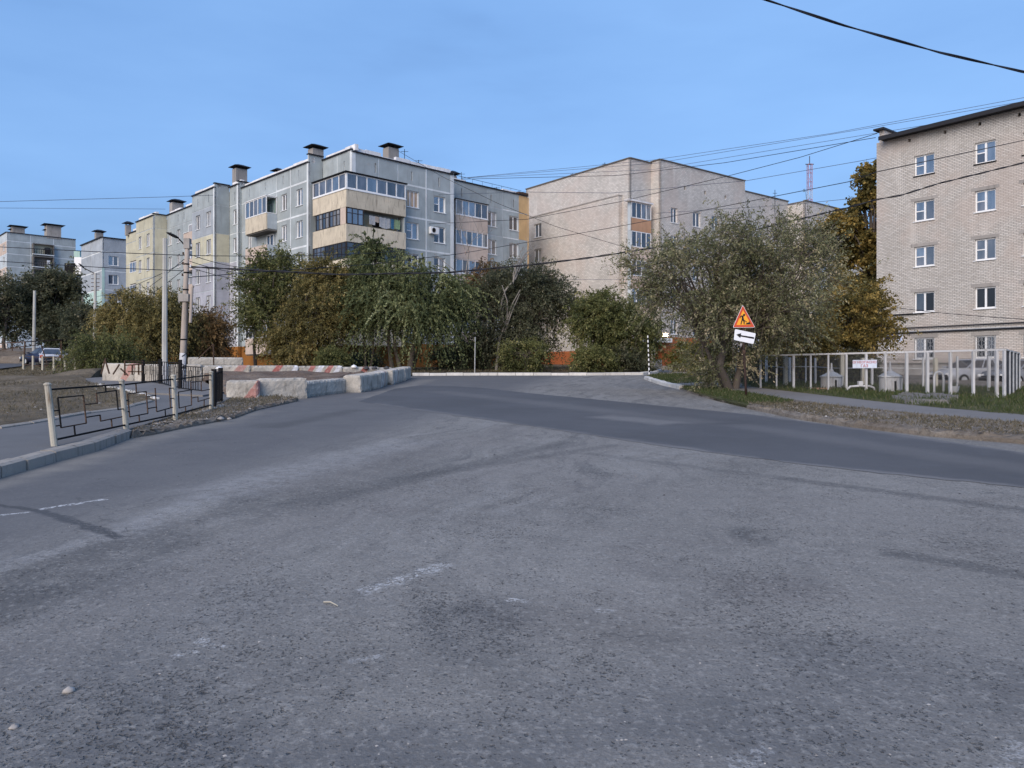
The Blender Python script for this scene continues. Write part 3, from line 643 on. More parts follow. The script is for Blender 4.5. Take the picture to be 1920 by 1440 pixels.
def panel_section(root, F, u0, u1, ub, wins, matf, ztop=19.78, vents=(), base=-.2, balc_holes=(), seal='sealant', capz=.42, cap=True, white_edges=()):
    """one flat stretch of the panel block: backing wall with sealed joints, panels, windows, attic slots, eave and parapet"""
    zb = ZB[:-1]+[ztop]; holes = []
    for (a, b, rows, st) in wins:
        for k in rows: holes.append((a, b, zrow(k)-.45-1.45, zrow(k)-.45))
    for v in vents: holes.append((v-.07, v+.07, 18.45, 19.25))
    holes += list(balc_holes)
    m = MB(); wallmesh(m, F, u0, u1, zb[0], ztop, holes, -.02, .18); m.build('wall', M[seal], root)
    cell_panels(F, root, [u0]+list(ub)+[u1], zb, holes, matf)
    for iw, (a, b, rows, st) in enumerate(wins):
        for k in rows: window(F, root, a, b, zrow(k)-.45-1.45+.001, zrow(k)-.45-.001, st if not (F is R1 and iw == 0 and k == 0) else 'three', g=5 if (F is R1 and iw == 0 and k == 0) else None)
    m = MB(); m.fbox(F, u0, u1, -.25, -.03, 1.0, zb[0]-.002); m.build('plinth', M['plinth_orange'], root)
    if cap:
        m = MB(); m.fbox(F, u0-.02, u1+.02, -.12, .12, ztop+.002, ztop+.10); m.build('eave', M['roof_black'], root)
        n = max(1, int((u1-u0)/1.5))
        for i in range(n):
            a = u0+(u1-u0)*i/n; b = u0+(u1-u0)*(i+1)/n
            if random.random() < .1: h = capz*.45
            else: h = capz*random.uniform(.85, 1.08)
            m = MB(); m.fbox(F, a, b-.03, -.62, -.30, ztop+.05, ztop+.10+h); m.build('parapet_slab', M['roof_white'], root)
    for (u, w) in white_edges:
        m = MB(); m.fbox(F, u-w/2, u+w/2, .003, .02, zrow(5), ztop); m.build('joint_strip', M['sealant'], root)
def side_wall(root, p, q, z0, z1, matf, seal='sealant', cap=True, capn=.14):
    F = Fac(p, Vector(q)-Vector(p)); L = (Vector(q)-Vector(p)).length
    m = MB(); wallmesh(m, F, 0, L, zrow(5), z1, [], -.02, .1); m.build('wall', M[seal], root)
    cell_panels(F, root, [0, L], ZB[:-1]+[z1], [], matf, gap=.02)
    m = MB(); m.fbox(F, 0, L, -.25, -.03, 1.0, zrow(5)-.002); m.build('plinth', M['plinth_orange'], root)
    if cap: m = MB(); m.fbox(F, -.05, L+.05, -.25, capn, z1+.002, z1+.09); m.build('eave', M['roof_black'], root)
    return F
def chimney(root, c, z0, h, w=1.15, d=.95, ang=A1, cap=2.0):
    d1 = Vector((math.cos(ang), math.sin(ang), 0)); d2 = Vector((-d1.y, d1.x, 0)); c = Vector((c[0], c[1], 0))
    def bx(m, a, b, z0, z1):
        p = [c-d1*a-d2*b, c+d1*a-d2*b, c+d1*a+d2*b, c-d1*a+d2*b]
        m.box8([(q.x, q.y, z0) for q in p]+[(q.x, q.y, z1) for q in p])
    m = MB(); bx(m, w/2, d/2, z0, z0+h); bx(m, w/2+.002, .03, z0+.2, z0+h-.1); ch = m.build('chimney', M['concrete'], root)
    m = MB()
    for sx in (-1, 1):
        for sy in (-1, 1):
            p = c+d1*sx*(w/2-.08)+d2*sy*(d/2-.08); m.box(p.x-.03, p.x+.03, p.y-.03, p.y+.03, z0+h, z0+h+.22)
    m.build('cap_post', M['metal_dark'], ch)
    m = MB(); a, b = cap/2, cap/2*.9; p = [c-d1*a-d2*b, c+d1*a-d2*b, c+d1*a+d2*b, c-d1*a+d2*b]; q = [c-d1*a*.3-d2*b*.3, c+d1*a*.3-d2*b*.3, c+d1*a*.3+d2*b*.3, c-d1*a*.3+d2*b*.3]
    m.add([(v.x, v.y, z0+h+.2) for v in p]+[(v.x, v.y, z0+h+.24) for v in p]+[(v.x, v.y, z0+h+.48) for v in q], [(3, 2, 1, 0), (0, 1, 5, 4), (1, 2, 6, 5), (2, 3, 7, 6), (3, 0, 4, 7), (4, 5, 9, 8), (5, 6, 10, 9), (6, 7, 11, 10), (7, 4, 8, 11), (8, 9, 10, 11)])
    m.build('chimney_cap', M['roof_black'], ch)
    return ch
def glazing(F, par, u0, u1, z0, z1, n, frame, g, trans=False, fw=.06, skip=(), d=0.0):
    m = MB(); m.fbox(F, u0, u1, d-.06, d, z0, z0+fw); m.fbox(F, u0, u1, d-.06, d, z1-fw, z1); w = (u1-u0)/n
    for i in range(n+1):
        c = u0+w*i; a = max(u0, c-fw/2); b = min(u1, c+fw/2)
        if b-a < fw*.9: a, b = (u0, u0+fw) if i == 0 else (u1-fw, u1)
        m.fbox(F, a, b, d-.06, d+.004, z0+fw, z1-fw)
    if trans: m.fbox(F, u0+fw, u1-fw, d-.055, d-.004, z0+(z1-z0)*.66, z0+(z1-z0)*.66+.05)
    m.build('glazing_frame', M[frame], par)
    for i in range(n):
        if i in skip: continue
        k = random.choice(g); m = MB(); m.fbox(F, u0+w*i+fw/2, u0+w*(i+1)-fw/2, d-.04, d-.03, z0+fw, z1-fw); m.build('pane', GL[k], par)
def apron(F, root, u0, u1, z0, z1, mat, ends=0.0, n=1):
    m = MB(); m.fbox(F, u0, u1, -.10, 0, z0, z1); return m.build('balcony', M[mat], root)

# ---- the grey panel block, its two wings meeting at the near corner
C0 = Vector((-13.125, 63.0))
blk = thing('apartment_building', 'grey five storey panel block with wraparound corner balconies and orange plinth', 'apartment building', (C0.x, C0.y, ground(0, 63)))
R1 = Fac(C0, e1); L0 = Fac(C0, e2)
def mg(i, j): return 'panel_grey'
b1 = R1.sh(.9).u(761)                     # right end of the corner balcony
wR = [(R1.u(762.5), R1.u(785), (0, 1, 2), 'vent'), (R1.u(814), R1.u(835), (0, 1, 2), 'vent'), (R1.u(762.5), R1.u(785), (3, 4), 'two'), (R1.u(814), R1.u(835), (3, 4), 'two')]
panel_section(blk, R1, 0, 10.72, [2.6, R1.u(746), 7.63], wR, mg, vents=(R1.u(704), R1.u(772), R1.u(823)), white_edges=((.17, .34), (10.56, .3), (7.63, .13)))
for zz in (0, 1, 2):                       # thick pale sealed joint between storeys
    m = MB(); m.fbox(R1, R1.u(762), 10.4, .003, .012, zrow(zz)-.08, zrow(zz)+.07); m.build('joint_strip', M['sealant'], blk)
panel_section(blk, L0, 0, 4.65, [2.3], [], mg, vents=(1.2,), ztop=19.95, white_edges=((.16, .3),))
# second stretch of the right wing, set back
p2 = C0+e1*10.72+e2*1.6
R2 = Fac(p2-e1*.0, e1)
end2 = R2.u(989)
w2 = [(R2.u(914.5), R2.u(931), (0, 1, 2, 3, 4), 'two'), (R2.u(955), R2.u(972), (0, 1, 2, 3, 4), 'two')]
uo = R2.u(972.5)
panel_section(blk, R2, 0, end2, [R2.u(914), R2.u(942), uo], w2, lambda i, j: 'panel_orange' if i == 3 and j > 3 else 'panel_grey', ztop=19.86, vents=(R2.u(866), R2.u(921), R2.u(963)), capz=.25, seal='sealant_grey')
side_wall(blk, C0+e1*10.72, p2, 0, 19.95, mg)
m = MB(); m.fbox(R2, uo-.05, end2+.05, -.3, .1, 19.98, 20.2); m.build('eave', M['rust'], blk)
for zz in (0, 1, 2):
    m = MB(); m.fbox(R2, R2.u(943), R2.u(972), .003, .012, zrow(zz)-.06, zrow(zz)+.05); m.build('joint_strip', M['sealant'], blk)
# right wing loggias with white frames and pinkish aprons
B2f = R2.sh(.55)
for k in range(5):
    z = zrow(k)-2.95; a, b = B2f.u(855), B2f.u(914.5)
    bl = apron(B2f, blk, a, b, z, z+1.42, 'apron_pink')
    m = MB(); m.fbox(B2f, a, b, -.75, -.11, z-.0, z+.14); m.fbox(B2f, b-.08, b, -.55, -.11, z+.15, z+1.41); m.build('balcony_slab', M['concrete'], bl)
    m = MB(); m.fbox(B2f, a-.02, b+.04, -.1, .05, z+1.425, z+1.49); m.build('ledge', M['frame_white'], bl)
    glazing(B2f, bl, a, b, z+1.5, z+2.9, 5 if k != 1 else 6, 'frame_white', [1, 3, 2, 0] if k < 3 else [0, 4])
    Fe = Fac(B2f.P(b, 0, 0)[:2], e2); glazing(Fe, bl, .02, .5, z+1.5, z+2.9, 1, 'frame_white', [1, 3], d=.0)
    if k == 0: m = MB(); m.fbox(B2f, a-.1, b+.1, -.6, .12, z+2.91, z+2.97); m.build('awning', M['roof_black'], bl)
# corner balconies wrapping round both walls
RB = R1.sh(.9); LB = L0.sh(1.1)
Bc = C0-e1*1.1-e2*.9
RBf = Fac(Bc, e1); LBf = Fac(Bc, e2); ue = RBf.u(761); le = LBf.u(586.5)
for k in range(5):
    z = 14.98-2.775*k
    bl = MB().fbox(RBf, 0, ue, -.12, 0, z, z+1.40).build('balcony', M['apron_cream'], blk)
    m = MB(); m.fbox(LBf, .121, le, -.12, 0, z, z+1.40); m.build('balcony_side', M['apron_cream'], bl)
    m = MB(); pts = [Vector(RBf.P(.12, -.13, 0)[:2]), Vector(RBf.P(ue, -.13, 0)[:2]), Vector(RBf.P(ue, -.88, 0)[:2]), C0+(-e1-e2)*.02, Vector(LBf.P(le, -1.08, 0)[:2]), Vector(LBf.P(le, -.13, 0)[:2])]
    m.prism([(p.x, p.y) for p in pts], z-.02, z+.14); m.build('balcony_slab', M['concrete'], bl)
    m = MB(); m.fbox(RBf, ue-.1, ue, -.88, -.121, z, z+2.74); m.build('side_screen', M['panel_grey'], bl)
    z2, z3 = z+1.42, z+2.755
    if k == 0:
        m = MB(); m.fbox(RBf, -.05, ue+.03, -.14, .05, z2-.01, z2+.06); m.fbox(LBf, .06, le, -.14, .05, z2-.008, z2+.062); m.build('ledge', M['frame_white'], bl)
        glazing(RBf, bl, .02, ue, z2+.065, z3, 6, 'frame_white', [0, 3, 3, 2, 1], fw=.10); glazing(LBf, bl, .1, le, z2+.065, z3, 5, 'frame_white', [1, 3], fw=.09)
        m = MB(); pts = [Vector(RBf.P(-.15, .15, 0)[:2]), Vector(RBf.P(ue+.1, .12, 0)[:2]), Vector(RBf.P(ue+.1, -.88, 0)[:2]), C0+(-e1-e2)*.02, Vector(LBf.P(le, -1.08, 0)[:2]), Vector(LBf.P(le, .15, 0)[:2])]
        m.prism([(p.x, p.y) for p in pts], z3+.005, z3+.10); m.build('awning', M['metal_dark'], bl)
    elif k == 1:
        glazing(RBf, bl, .04, ue*.28, z2, z3, 3, 'frame_dark', [3, 1], trans=True, fw=.07)
        m = MB(); m.fbox(RBf, 0, .07, -.07, 0, z2, z3); m.build('corner_post', M['rust'], bl)
        m = MB(); m.fbox(LBf, .075, .9, -.06, 0, z2, z3); m.build('side_panel', M['apron_pink'], bl)
        glazing(LBf, bl, .95, 2.6, z2, z3, 3, 'frame_dark', [2, 2, 3], trans=True, fw=.07); glazing(LBf, bl, 2.65, le-.5, z2, z3, 4, 'frame_dark', [0, 2, 2], trans=True, fw=.06)
        m = MB(); m.fbox(RBf, ue*.28+.2, ue-.3, -.87, -.86, z2-1.2, z3-.2); m.build('inner_wall', M['panel_cream'], bl)
        m = MB(); m.fbox(RBf, ue*.52, ue*.66, -.85, -.82, z2+.25, z2+1.0); m.build('inner_window', M['frame_dark'], bl)
        line = MB(); line.bar(RBf.P(ue*.3, -.25, z3-.28), RBf.P(ue*.9, -.25, z3-.34), .01); line.build('clothes_line', M['cable'], bl)
        cl = [(.40, .50, .75, 'white_paint'), (.50, .56, .5, 'apron_pink'), (.57, .76, .8, 'light_grey'), (.77, .82, .85, 'cloth_blue'), (.83, .93, .8, 'cloth_green')]
        M['cloth_blue'] = plain('cloth_blue', (.05, .16, .28)); M['cloth_green'] = plain('cloth_green', (.24, .34, .20))
        for a, b, h, mm in cl:
            m = MB(); n = 7; vs = []
            for i in range(n+1):
                q = i/n; dd = -.25+.04*math.sin(i*2.3); sag = .12*math.sin(math.pi*q) if mm == 'light_grey' else .02*math.sin(i)
                for zt in (z3-.3-.03*q, z3-.3-h+(-sag if mm == 'light_grey' else sag)): vs += [RBf.P(ue*(a+(b-a)*q), dd, zt), RBf.P(ue*(a+(b-a)*q), dd-.02, zt)]
            m.add(vs, [(4*i, 4*i+4, 4*i+6, 4*i+2) for i in range(n)]+[(4*i+3, 4*i+7, 4*i+5, 4*i+1) for i in range(n)])
            m.build('laundry', M[mm], bl, smooth=True)
    else:
        glazing(RBf, bl, .04, ue-.1, z2, z3, 8, 'frame_dark', [4, 4, 4, 0], trans=True, fw=.06); glazing(LBf, bl, .1, le, z2, z3, 8, 'frame_dark', [0, 4, 4, 3], trans=True, fw=.06)
# left wing, stepping in and out as it recedes
q1 = C0+e2*4.65; q2 = q1-e1*1.36; L2 = Fac(q2, e2); t2 = L2.u(453)
side_wall(blk, q1, q2, 0, 20.25, mg); 
wl = [(L2.u(567.3), L2.u(555.5), (0, 1, 2, 3, 4), 'two'), (L2.u(537.6), L2.u(527.5), (0, 1, 2, 3, 4), 'two'), (L2.u(471.5), L2.u(465), (1, 2), 'two')]
panel_section(blk, L2, 0, t2, [L2.u(545), L2.u(518), 9.2], wl, mg, ztop=19.55, vents=[L2.u(x) for x in (560, 531, 497.5, 467.5)], white_edges=((.13, .26), (L2.u(545), .12)))
for zz in (0, 1, 2):
    m = MB(); m.fbox(L2, .3, L2.u(519), .003, .012, zrow(zz)-.08, zrow(zz)+.08); m.build('joint_strip', M['sealant'], blk)
L2b = L2.sh(1.05); a_, b_ = L2b.u(499.3), L2b.u(460)
for k in range(5):
    z = 14.52-2.79*k
    bl = apron(L2b, blk, a_, b_, z, z+1.43, 'apron_cream' if k == 0 else 'apron_pink')
    m = MB(); m.fbox(L2b, a_, a_+.08, -1.04, -.101, z, z+1.43); m.build('balcony_side', M['panel_pale'], bl)
    m = MB(); m.fbox(L2b, a_, b_, -1.04, -.101, z-.1, z+.08); m.build('balcony_slab', M['concrete_dark'], bl)
    if k == 0:
        glazing(L2b, bl, a_+.0, b_, z+1.46, z+2.98, 5, 'frame_white', [1, 1, 3], fw=.08)
        m = MB(); m.fbox(L2b, a_, a_+.06, -1.02, -.07, z+1.46, z+1.53); m.fbox(L2b, a_, a_+.06, -1.02, -.07, z+2.9, z+2.98); m.fbox(L2b, a_, a_+.06, -1.03, -.95, z+1.53, z+2.9); m.build('glazing_frame', M['frame_white'], bl)
        m = MB(); m.fbox(L2b, a_+.3, b_-.1, -1.03, -1.0, z+.1, z+2.9); m.build('inner_wall', M['panel_mint'], bl)
        m = MB(); m.fbox(L2b, a_-.05, b_+.05, -1.04, .06, z+2.985, z+3.05); m.build('awning', M['roof_white'], bl)
    elif k >= 2:
        glazing(L2b, bl, a_, b_, z+1.46, z+2.6, 6, 'frame_white' if k > 2 else 'frame_dark', [0, 3, 1], fw=.06)
    window(L2, blk, a_+.6, a_+1.9, z+1.0, z+2.55, 'two', inset=-.07, g=0)
    # the window stands in front of the wall plane by its own frame depth, as a box window
# stair block S3
q3 = q2+e2*t2; q4 = q3-e1*.35; S3 = Fac(q4, e2); t3 = S3.u(430)
side_wall(blk, q4+e1*3.3, q4, 0, 20.2, mg)
panel_section(blk, S3, 0, t3, [], [(S3.u(446), S3.u(437.5), (0, 1, 2, 3, 4), 'two')], lambda i, j: 'panel_lilac' if j < 3 else 'panel_grey', ztop=19.9, vents=(S3.u(440),), white_edges=((.15, .28),))
q5 = q4+e2*t3; q6 = q5-e1*1.49; S4 = Fac(q6, e2); t4 = S4.u(360)
side_wall(blk, q5, q6, 0, 20.1, lambda i, j: {3: 'panel_yellow', 2: 'panel_lilac', 1: 'panel_lilac', 0: 'panel_lilac'}.get(j, 'panel_grey'))
panel_section(blk, S4, 0, t4, [S4.u(381)], [(S4.u(395.5), S4.u(387), (0, 1, 2, 3, 4), 'two'), (S4.u(375.3), S4.u(367), (0, 1, 2, 3, 4), 'two')],
              lambda i, j: {3: 'panel_cream', 2: 'panel_lilac', 1: 'panel_lilac', 0: 'panel_lilac'}.get(j, 'panel_blue' if j < 5 else 'panel_grey'), ztop=19.7, vents=(S4.u(391), S4.u(371)), seal='sealant_grey', white_edges=((.13, .24),))
q7 = q6+e2*t4+e1*1.49; S5 = Fac(q5, e2); s5a = (q7-q5).dot(e2); s5b = S5.u(313)
panel_section(blk, S5, s5a, s5b, [S5.u(343)], [(S5.u(338), S5.u(331.5), (0, 1, 2, 3, 4), 'two'), (S5.u(322), S5.u(316), (0, 1, 2, 3, 4), 'two')], lambda i, j: 'panel_lilac' if j < 2 else 'panel_grey', ztop=19.6, vents=(S5.u(345), S5.u(334)), seal='sealant_grey')
S5b = S5.sh(.9)
for k in range(5):
    z = zrow(k)-2.85; a, b = S5b.u(360.5), S5b.u(344)
    bl = apron(S5b, blk, a, b, z, z+1.3, 'apron_pink'); m = MB(); m.fbox(S5b, a, b, -.89, -.101, z-.12, z+.02); m.build('balcony_slab', M['concrete_dark'], bl)
    window(S5b, blk, (a+b)/2-.1, b-.1, z+1.35, z+2.3, 'one', inset=.5, g=2)
q8 = q5+e2*s5b; q9 = q8-e1*1.52; S6 = Fac(q9, e2); t6 = S6.u(255)
cy = lambda i, j: 'panel_cream'
side_wall(blk, q8, q9, 0, 19.6, lambda i, j: 'panel_yellow')
panel_section(blk, S6, 0, t6, [S6.u(271)], [(S6.u(280.5), S6.u(275), (0, 1, 2, 3, 4), 'two'), (S6.u(265), S6.u(260), (0, 1, 2, 3, 4), 'two')], cy, ztop=19.4, seal='sealant_grey')
q10 = q8+e2*t6; S7 = Fac(q10, e2); t7 = S7.u(236)
panel_section(blk, S7, 0, t7, [], [], cy, ztop=19.2, seal='sealant_grey')
S7b = S7.sh(1.0)
for k in range(5):
    z = zrow(k)-2.8; a, b = 0.05, S7b.u(243)
    bl = apron(S7b, blk, a, b, z, z+1.35, 'panel_cream'); m = MB(); m.fbox(S7b, a, b, -.99, -.101, z-.12, z+.02); m.build('balcony_slab', M['concrete'], bl)
    m = MB(); m.fbox(S7b, a, b, -.98, -.96, z+1.36, z+2.7); m.build('recess', M['core_dark'], bl)  # near-black sheet over the cream wall paints the shade inside the balcony
    if k > 0: glazing(S7b, bl, a, b, z+1.38, z+2.6, 4, 'frame_white', [1, 3], fw=.06)
# solid core and roofs
far = q10+e2*t7
m = MB()
c1 = C0+e1*.3+e2*.3
m.prism([tuple(p) for p in (c1, C0+e1*10.6+e2*.3, C0+e1*10.6+e2*1.9, p2+e1*(end2-.3)+e2*.3, p2+e1*(end2-.3)+e2*12, c1+e2*13+e1*9)], 1.0, 19.6)
m.prism([tuple(p) for p in (c1+e2*.01, c1+e1*9, far+e1*9-e2*.1, far+e1*.35-e2*.1)], 1.0, 19.3)
for a, b, h in ((q2, q3, 19.4), (q4, q5, 19.6), (q6, q6+e2*t4, 19.55), (q9, q9+e2*t6, 19.2)):
    m.prism([tuple(p) for p in (a+e1*.3+e2*.2, b+e1*.3-e2*.05, b+e1*2.2-e2*.05, a+e1*2.2+e2*.2)], 1.0, h)
m.build('roof_and_core', M['core_dark'], blk)
Fe = Fac(p2+e1*end2, e2); m = MB(); m.fbox(Fe, 0, 12, -.2, 0, 1, 19.8); m.build('end_wall', M['panel_orange'], blk)
def atd(px, py, Y): return at(px, py, Y)
for px, Y, zt, hh, w in ((592, 70.5, 19.5, 2.6, 1.1), (733, 70.5, 19.6, 2.6, 1.15), (449.5, 79, 19.5, 3.05, 1.2), (331, 90, 19.3, 2.2, 1.3)):
    p = on(px, Y); chimney(blk, (p.x, p.y), zt, hh, w, .9, A1, 1.75)
for px, Y, zt, hh in ((521, 76, 19.3, 2.1), (849, 74, 19.6, 1.0), (240, 97, 19.0, 1.3)):
    p = on(px, Y); chimney(blk, (p.x, p.y), zt, hh, .6, .5, A1, 1.2)
for i, (px, py, Y, h) in enumerate(((758.5, 302, 71, 1.1), (865, 340, 76, .9), (285, 424, 94, 1.4), (706, 300, 69, .5), (785, 308, 71, .4), (931, 358, 80, .4))):
    p = at(px, py, Y); m = MB(); m.bar((p.x, p.y, 19.6), (p.x, p.y, p.z+h), .05)
    m.bar((p.x-.35, p.y, p.z+h*.8), (p.x+.35, p.y, p.z+h*.8), .03); m.build('roof_aerial', M['metal_dark'], blk)
# long thin wire rail on the roof edge
m = MB(); m.bar(R2.P(.2, -.5, 20.55), R2.P(end2-.4, -.5, 20.5), .03)
for q in range(8): m.bar(R2.P(.3+q*1.3, -.5, 20.1), R2.P(.3+q*1.3, -.5, 20.55), .025)
m.build('roof_rail', M['metal_dark'], blk)
# air conditioner outside a window
ac = thing('air_conditioner', 'white air conditioner box hung beside a third storey window of the grey block', 'air conditioner', R1.P(R1.u(811), .2, 15.0))
ua, ub_ = R1.u(803.5), R1.u(818); z0 = 14.05; z1 = z0+.62
m = MB(); m.fbox(R1, ua, ub_, .03, .36, z0, z1); m.build('casing', M['frame_white'], ac, bevel=.02)
m = MB(); cc = R1.P(ua+(ub_-ua)*.38, .365, (z0+z1)/2); nn = R1.n
ring = [Vector(cc)+Vector((R1.d.x, R1.d.y, 0))*math.cos(w)*.22+Vector((0, 0, 1))*math.sin(w)*.22 for w in [i*math.pi/10 for i in range(21)]]
m.tube(ring, .018, 4, False); m.build('fan_guard', M['light_grey'], ac)
m = MB(); m.add([ring[i]-Vector((nn.x, nn.y, 0))*.002 for i in range(20)], [tuple(range(20))]); m.build('fan', M['metal_dark'], ac)

# ---- more of the estate: second grey block behind, and the tall one at far left
def far_block(name, label, C, dR, dL, lenR, lenL, zt, z0, nfl, fh, wR, wL, att, matR, matL, band=.10):
    root = thing(name, label, 'apartment building', (C[0], C[1], ground(C[0], C[1])))
    FR = Fac(C, dR); FL_ = Fac(C, dL)
    for F, L, wins, mf in ((FR, lenR, wR, matR), (FL_, lenL, wL, matL)):
        zb = [max(z0, zt-att-fh*k) for k in range(nfl, -1, -1)]+[zt]; holes = []
        for a, b, rows, ww in wins:
            for k in rows: holes.append((a, b, zt-att-fh*k-.55-1.4, zt-att-fh*k-.55))
        m = MB(); wallmesh(m, F, 0, L, z0-2, zt, holes, -.03, .2); m.build('wall', M['sealant'], root)
        n = max(1, round(L/4.2)); ub = [L*i/n for i in range(n+1)]
        cell_panels(F, root, ub, zb, holes, mf, gap=band)
        for a, b, rows, ww in wins:
            for k in rows: window(F, root, a, b, zt-att-fh*k-.55-1.4, zt-att-fh*k-.55, ww)
        m = MB(); m.fbox(F, -.05, L, -.3, .2, zt+.002, zt+.14); m.build('eave', M['roof_black'], root)
    m = MB(); c = Vector(C[:2]); a = Vector(dR[:2])*.3+Vector(dL[:2])*.3
    m.prism([tuple(p) for p in (c+a, c+Vector(dR[:2])*(lenR-.1)+Vector(dL[:2])*.3, c+Vector(dR[:2])*(lenR-.1)+Vector(dL[:2])*(lenL-.1), c+Vector(dL[:2])*(lenL-.1)+Vector(dR[:2])*.3)], z0-2, zt-.1); m.build('roof_and_core', M['core_dark'], root)
    return root, FR, FL_
cB = (-.534*112, 112)
F_ = Fac(cB, e1)
B2, FR, FL_ = far_block('apartment_building', 'bluish grey panel block with a mint painted corner behind the street lamp', cB, e1, e2, 12.0, F_.u(0)*0+Fac(cB, e2).u(152), 21.4, 3.5, 6, 2.77,
    [(F_.u(203.5), F_.u(222), (0, 1, 2, 3, 4), 'two'), (F_.u(203.5)+4.2, F_.u(222)+4.3, (0, 1, 2, 3), 'two')], [], 2.0,
    lambda i, j: 'panel_blue' if not (i == 0 and j < 4) else 'panel_blue', lambda i, j: 'panel_mint' if j < 4 else 'panel_blue')
m = MB(); m.fbox(FR, .0, FR.u(196), .004, .03, 8, FR.hit(193, 501)[1]); m.build('painted_corner', M['panel_mint'], B2)
p = on(185.5, 115); chimney(B2, (p.x, p.y), 21.3, 1.3, 1.0, .8, A1, 1.7)
cA = (-.658*165, 165); FA = Fac(cA, e1)
LA = FA.u(142)
B1, FR, FL_ = far_block('apartment_building', 'tall grey panel block at the left edge with a recessed loggia and roof vents', cA, e1, e2, LA, 14, 31.9, 5.5, 9, 2.77,
    [(FA.u(3) if False else .6, 2.2, (7, 8), 'two')], [(2.0, 3.6, range(0, 8), 'two'), (8, 9.6, range(0, 8), 'two')], 1.75,
    lambda i, j: 'panel_pale' if j < 6 else 'panel_grey', lambda i, j: 'panel_pale' if j % 2 else 'apron_pink', .09)
ua, ub_ = FA.u(60), FA.u(100)
for k in range(6):
    zt_ = FA.hit(62, 458)[1]-2.77*k; lg = MB().fbox(FA, ua, ub_, .01, .9, zt_-2.3, zt_-2.12).build('loggia', M['sealant'], B1)
    m = MB(); m.fbox(FA, ua+.1, ub_-.1, .01, .05, zt_-2.1, zt_); m.build('recess', M['concrete_dark' if k else 'panel_cream'], lg)
    m = MB(); m.fbox(FA, ua, ub_, .0, .9, zt_+.01, zt_+.15); m.fbox(FA, ua, ua+.25, .06, .85, zt_-2.1, zt_); m.fbox(FA, ub_-.25, ub_, .06, .85, zt_-2.1, zt_); m.build('surround', M['concrete_dark'], lg)
    m = MB(); m.fbox(FA, ua+.3, ub_-.3, .8, .86, zt_-1.1, zt_-1.03)
    for i in range(9): u = ua+.3+(ub_-ua-.6)*i/8; m.fbox(FA, u-.04, u+.04, .8, .86, zt_-2.1, zt_-1.1)
    m.build('railing', M['metal_dark'], lg)
    m = MB(); m.fbox(FA, ua+2.4+.4*(k % 2), ua+3.4, .1, .5, zt_-2.1, zt_-.5); m.build('cupboard', M['frame_white' if k % 2 else 'core_dark'], lg)
for px, hh, w in ((33, 2.6, 2.4), (27, 1.9, 1.5), (99, 2.9, 2.8), (92, 1.8, 1.6)):
    p = on(px, 172); chimney(B1, (p.x, p.y), 31.6, hh, w, w*.8, A1, w*1.5)
# low stair tower in the gap between the two
cS = (-(960-126)/FPX*125, 125)
FS = Fac(cS, e1); low = thing('stairwell_building', 'low grey flat roofed annex between the tall block and the trees', 'building', (cS[0], cS[1], ground(*cS)))
zt_ = FS.hit(140, 516)[1]; hl = [(FS.u(134), FS.u(137), zt_-1.8, zt_-1.0), (FS.u(139), FS.u(147), zt_-5.2, zt_-3.4)]
m = MB(); wallmesh(m, FS, 0, 6, 4, zt_, hl, 0, .2); m.build('wall', M['panel_grey'], low)
window(FS, low, hl[1][0], hl[1][1], hl[1][2], hl[1][3], 'two')
m = MB(); m.fbox(FS, -.1, 6.1, -5, .3, zt_+.003, zt_+.2); m.build('roof', M['roof_black'], low)
m = MB(); m.fbox(FS, 0, 6, .003, .06, zt_-2.7, zt_-2.55); m.build('band', M['sealant'], low)
m = MB(); m.fbox(FS, .1, 5.9, -5, -.21, 3, zt_-.01); m.build('core', M['core_dark'], low)
p = at(131, 505, 128); m = MB(); m.box(p.x-.9, p.x+.9, p.y, p.y+1.5, zt_+.2, zt_+2.3); m.build('roof_box', M['metal_dark'], low)
p = at(148, 500, 128); m = MB(); m.box(p.x-.8, p.x+.8, p.y, p.y+1.2, zt_+.2, zt_+3.3); m.build('roof_box', M['frame_white'], low)
p = at(144, 486, 128); m = MB(); m.box(p.x-.5, p.x+.5, p.y, p.y+.8, zt_+3.3, at(144, 470, 128).z); m.add([], []); m.build('roof_vent', M['panel_mint'], low)

# ---- beige brick block in the middle
K0 = Vector((11.36, 74.0)); BZ = 22.33; BF = 2.765; BW = 18.0
bri = thing('apartment_building', 'beige brick apartment block in the middle with orange enclosed balconies', 'apartment building', (K0.x, K0.y, ground(0, 74)))
BL = Fac(K0, e4); LL = BL.u(986.5)
def brick_wall(root, F, u0, u1, z0, z1, wins, mat='brick_pink', vents=(), zw=BW, frame=True, hh=1.48, eave=True, ov=.12, rows=range(5), d=0, st='two', extra=()):
    holes = [(a, b, zw-BF*k-hh, zw-BF*k) for a, b in wins for k in rows]+[(v-.13, v+.13, 20.02, 20.38) for v in vents]+list(extra)
    m = MB(); wallmesh(m, F, u0, u1, z0, z1, holes, d, .22); m.build('wall', M[mat], root)
    for a, b in wins:
        for k in rows: window(F, root, a, b, zw-BF*k-hh+.001, zw-BF*k-.001, st, inset=.12-d)
    if eave: m = MB(); m.fbox(F, u0-.03, u1+.03, -.2, ov, z1+.003, z1+.09); m.build('eave', M['concrete_dark'], root)
up = BL.u(1160)
Fp = BL.sh(.5)
brick_wall(bri, BL, 0, LL, 18.9, BZ, [])
brick_wall(bri, BL, 0, up, 1.5, 18.898, [], eave=False)
brick_wall(bri, Fp, Fp.u(1160), Fp.u(987.5), 1.5, 18.85, [(Fp.u(1015), Fp.u(1001.5))], eave=False)
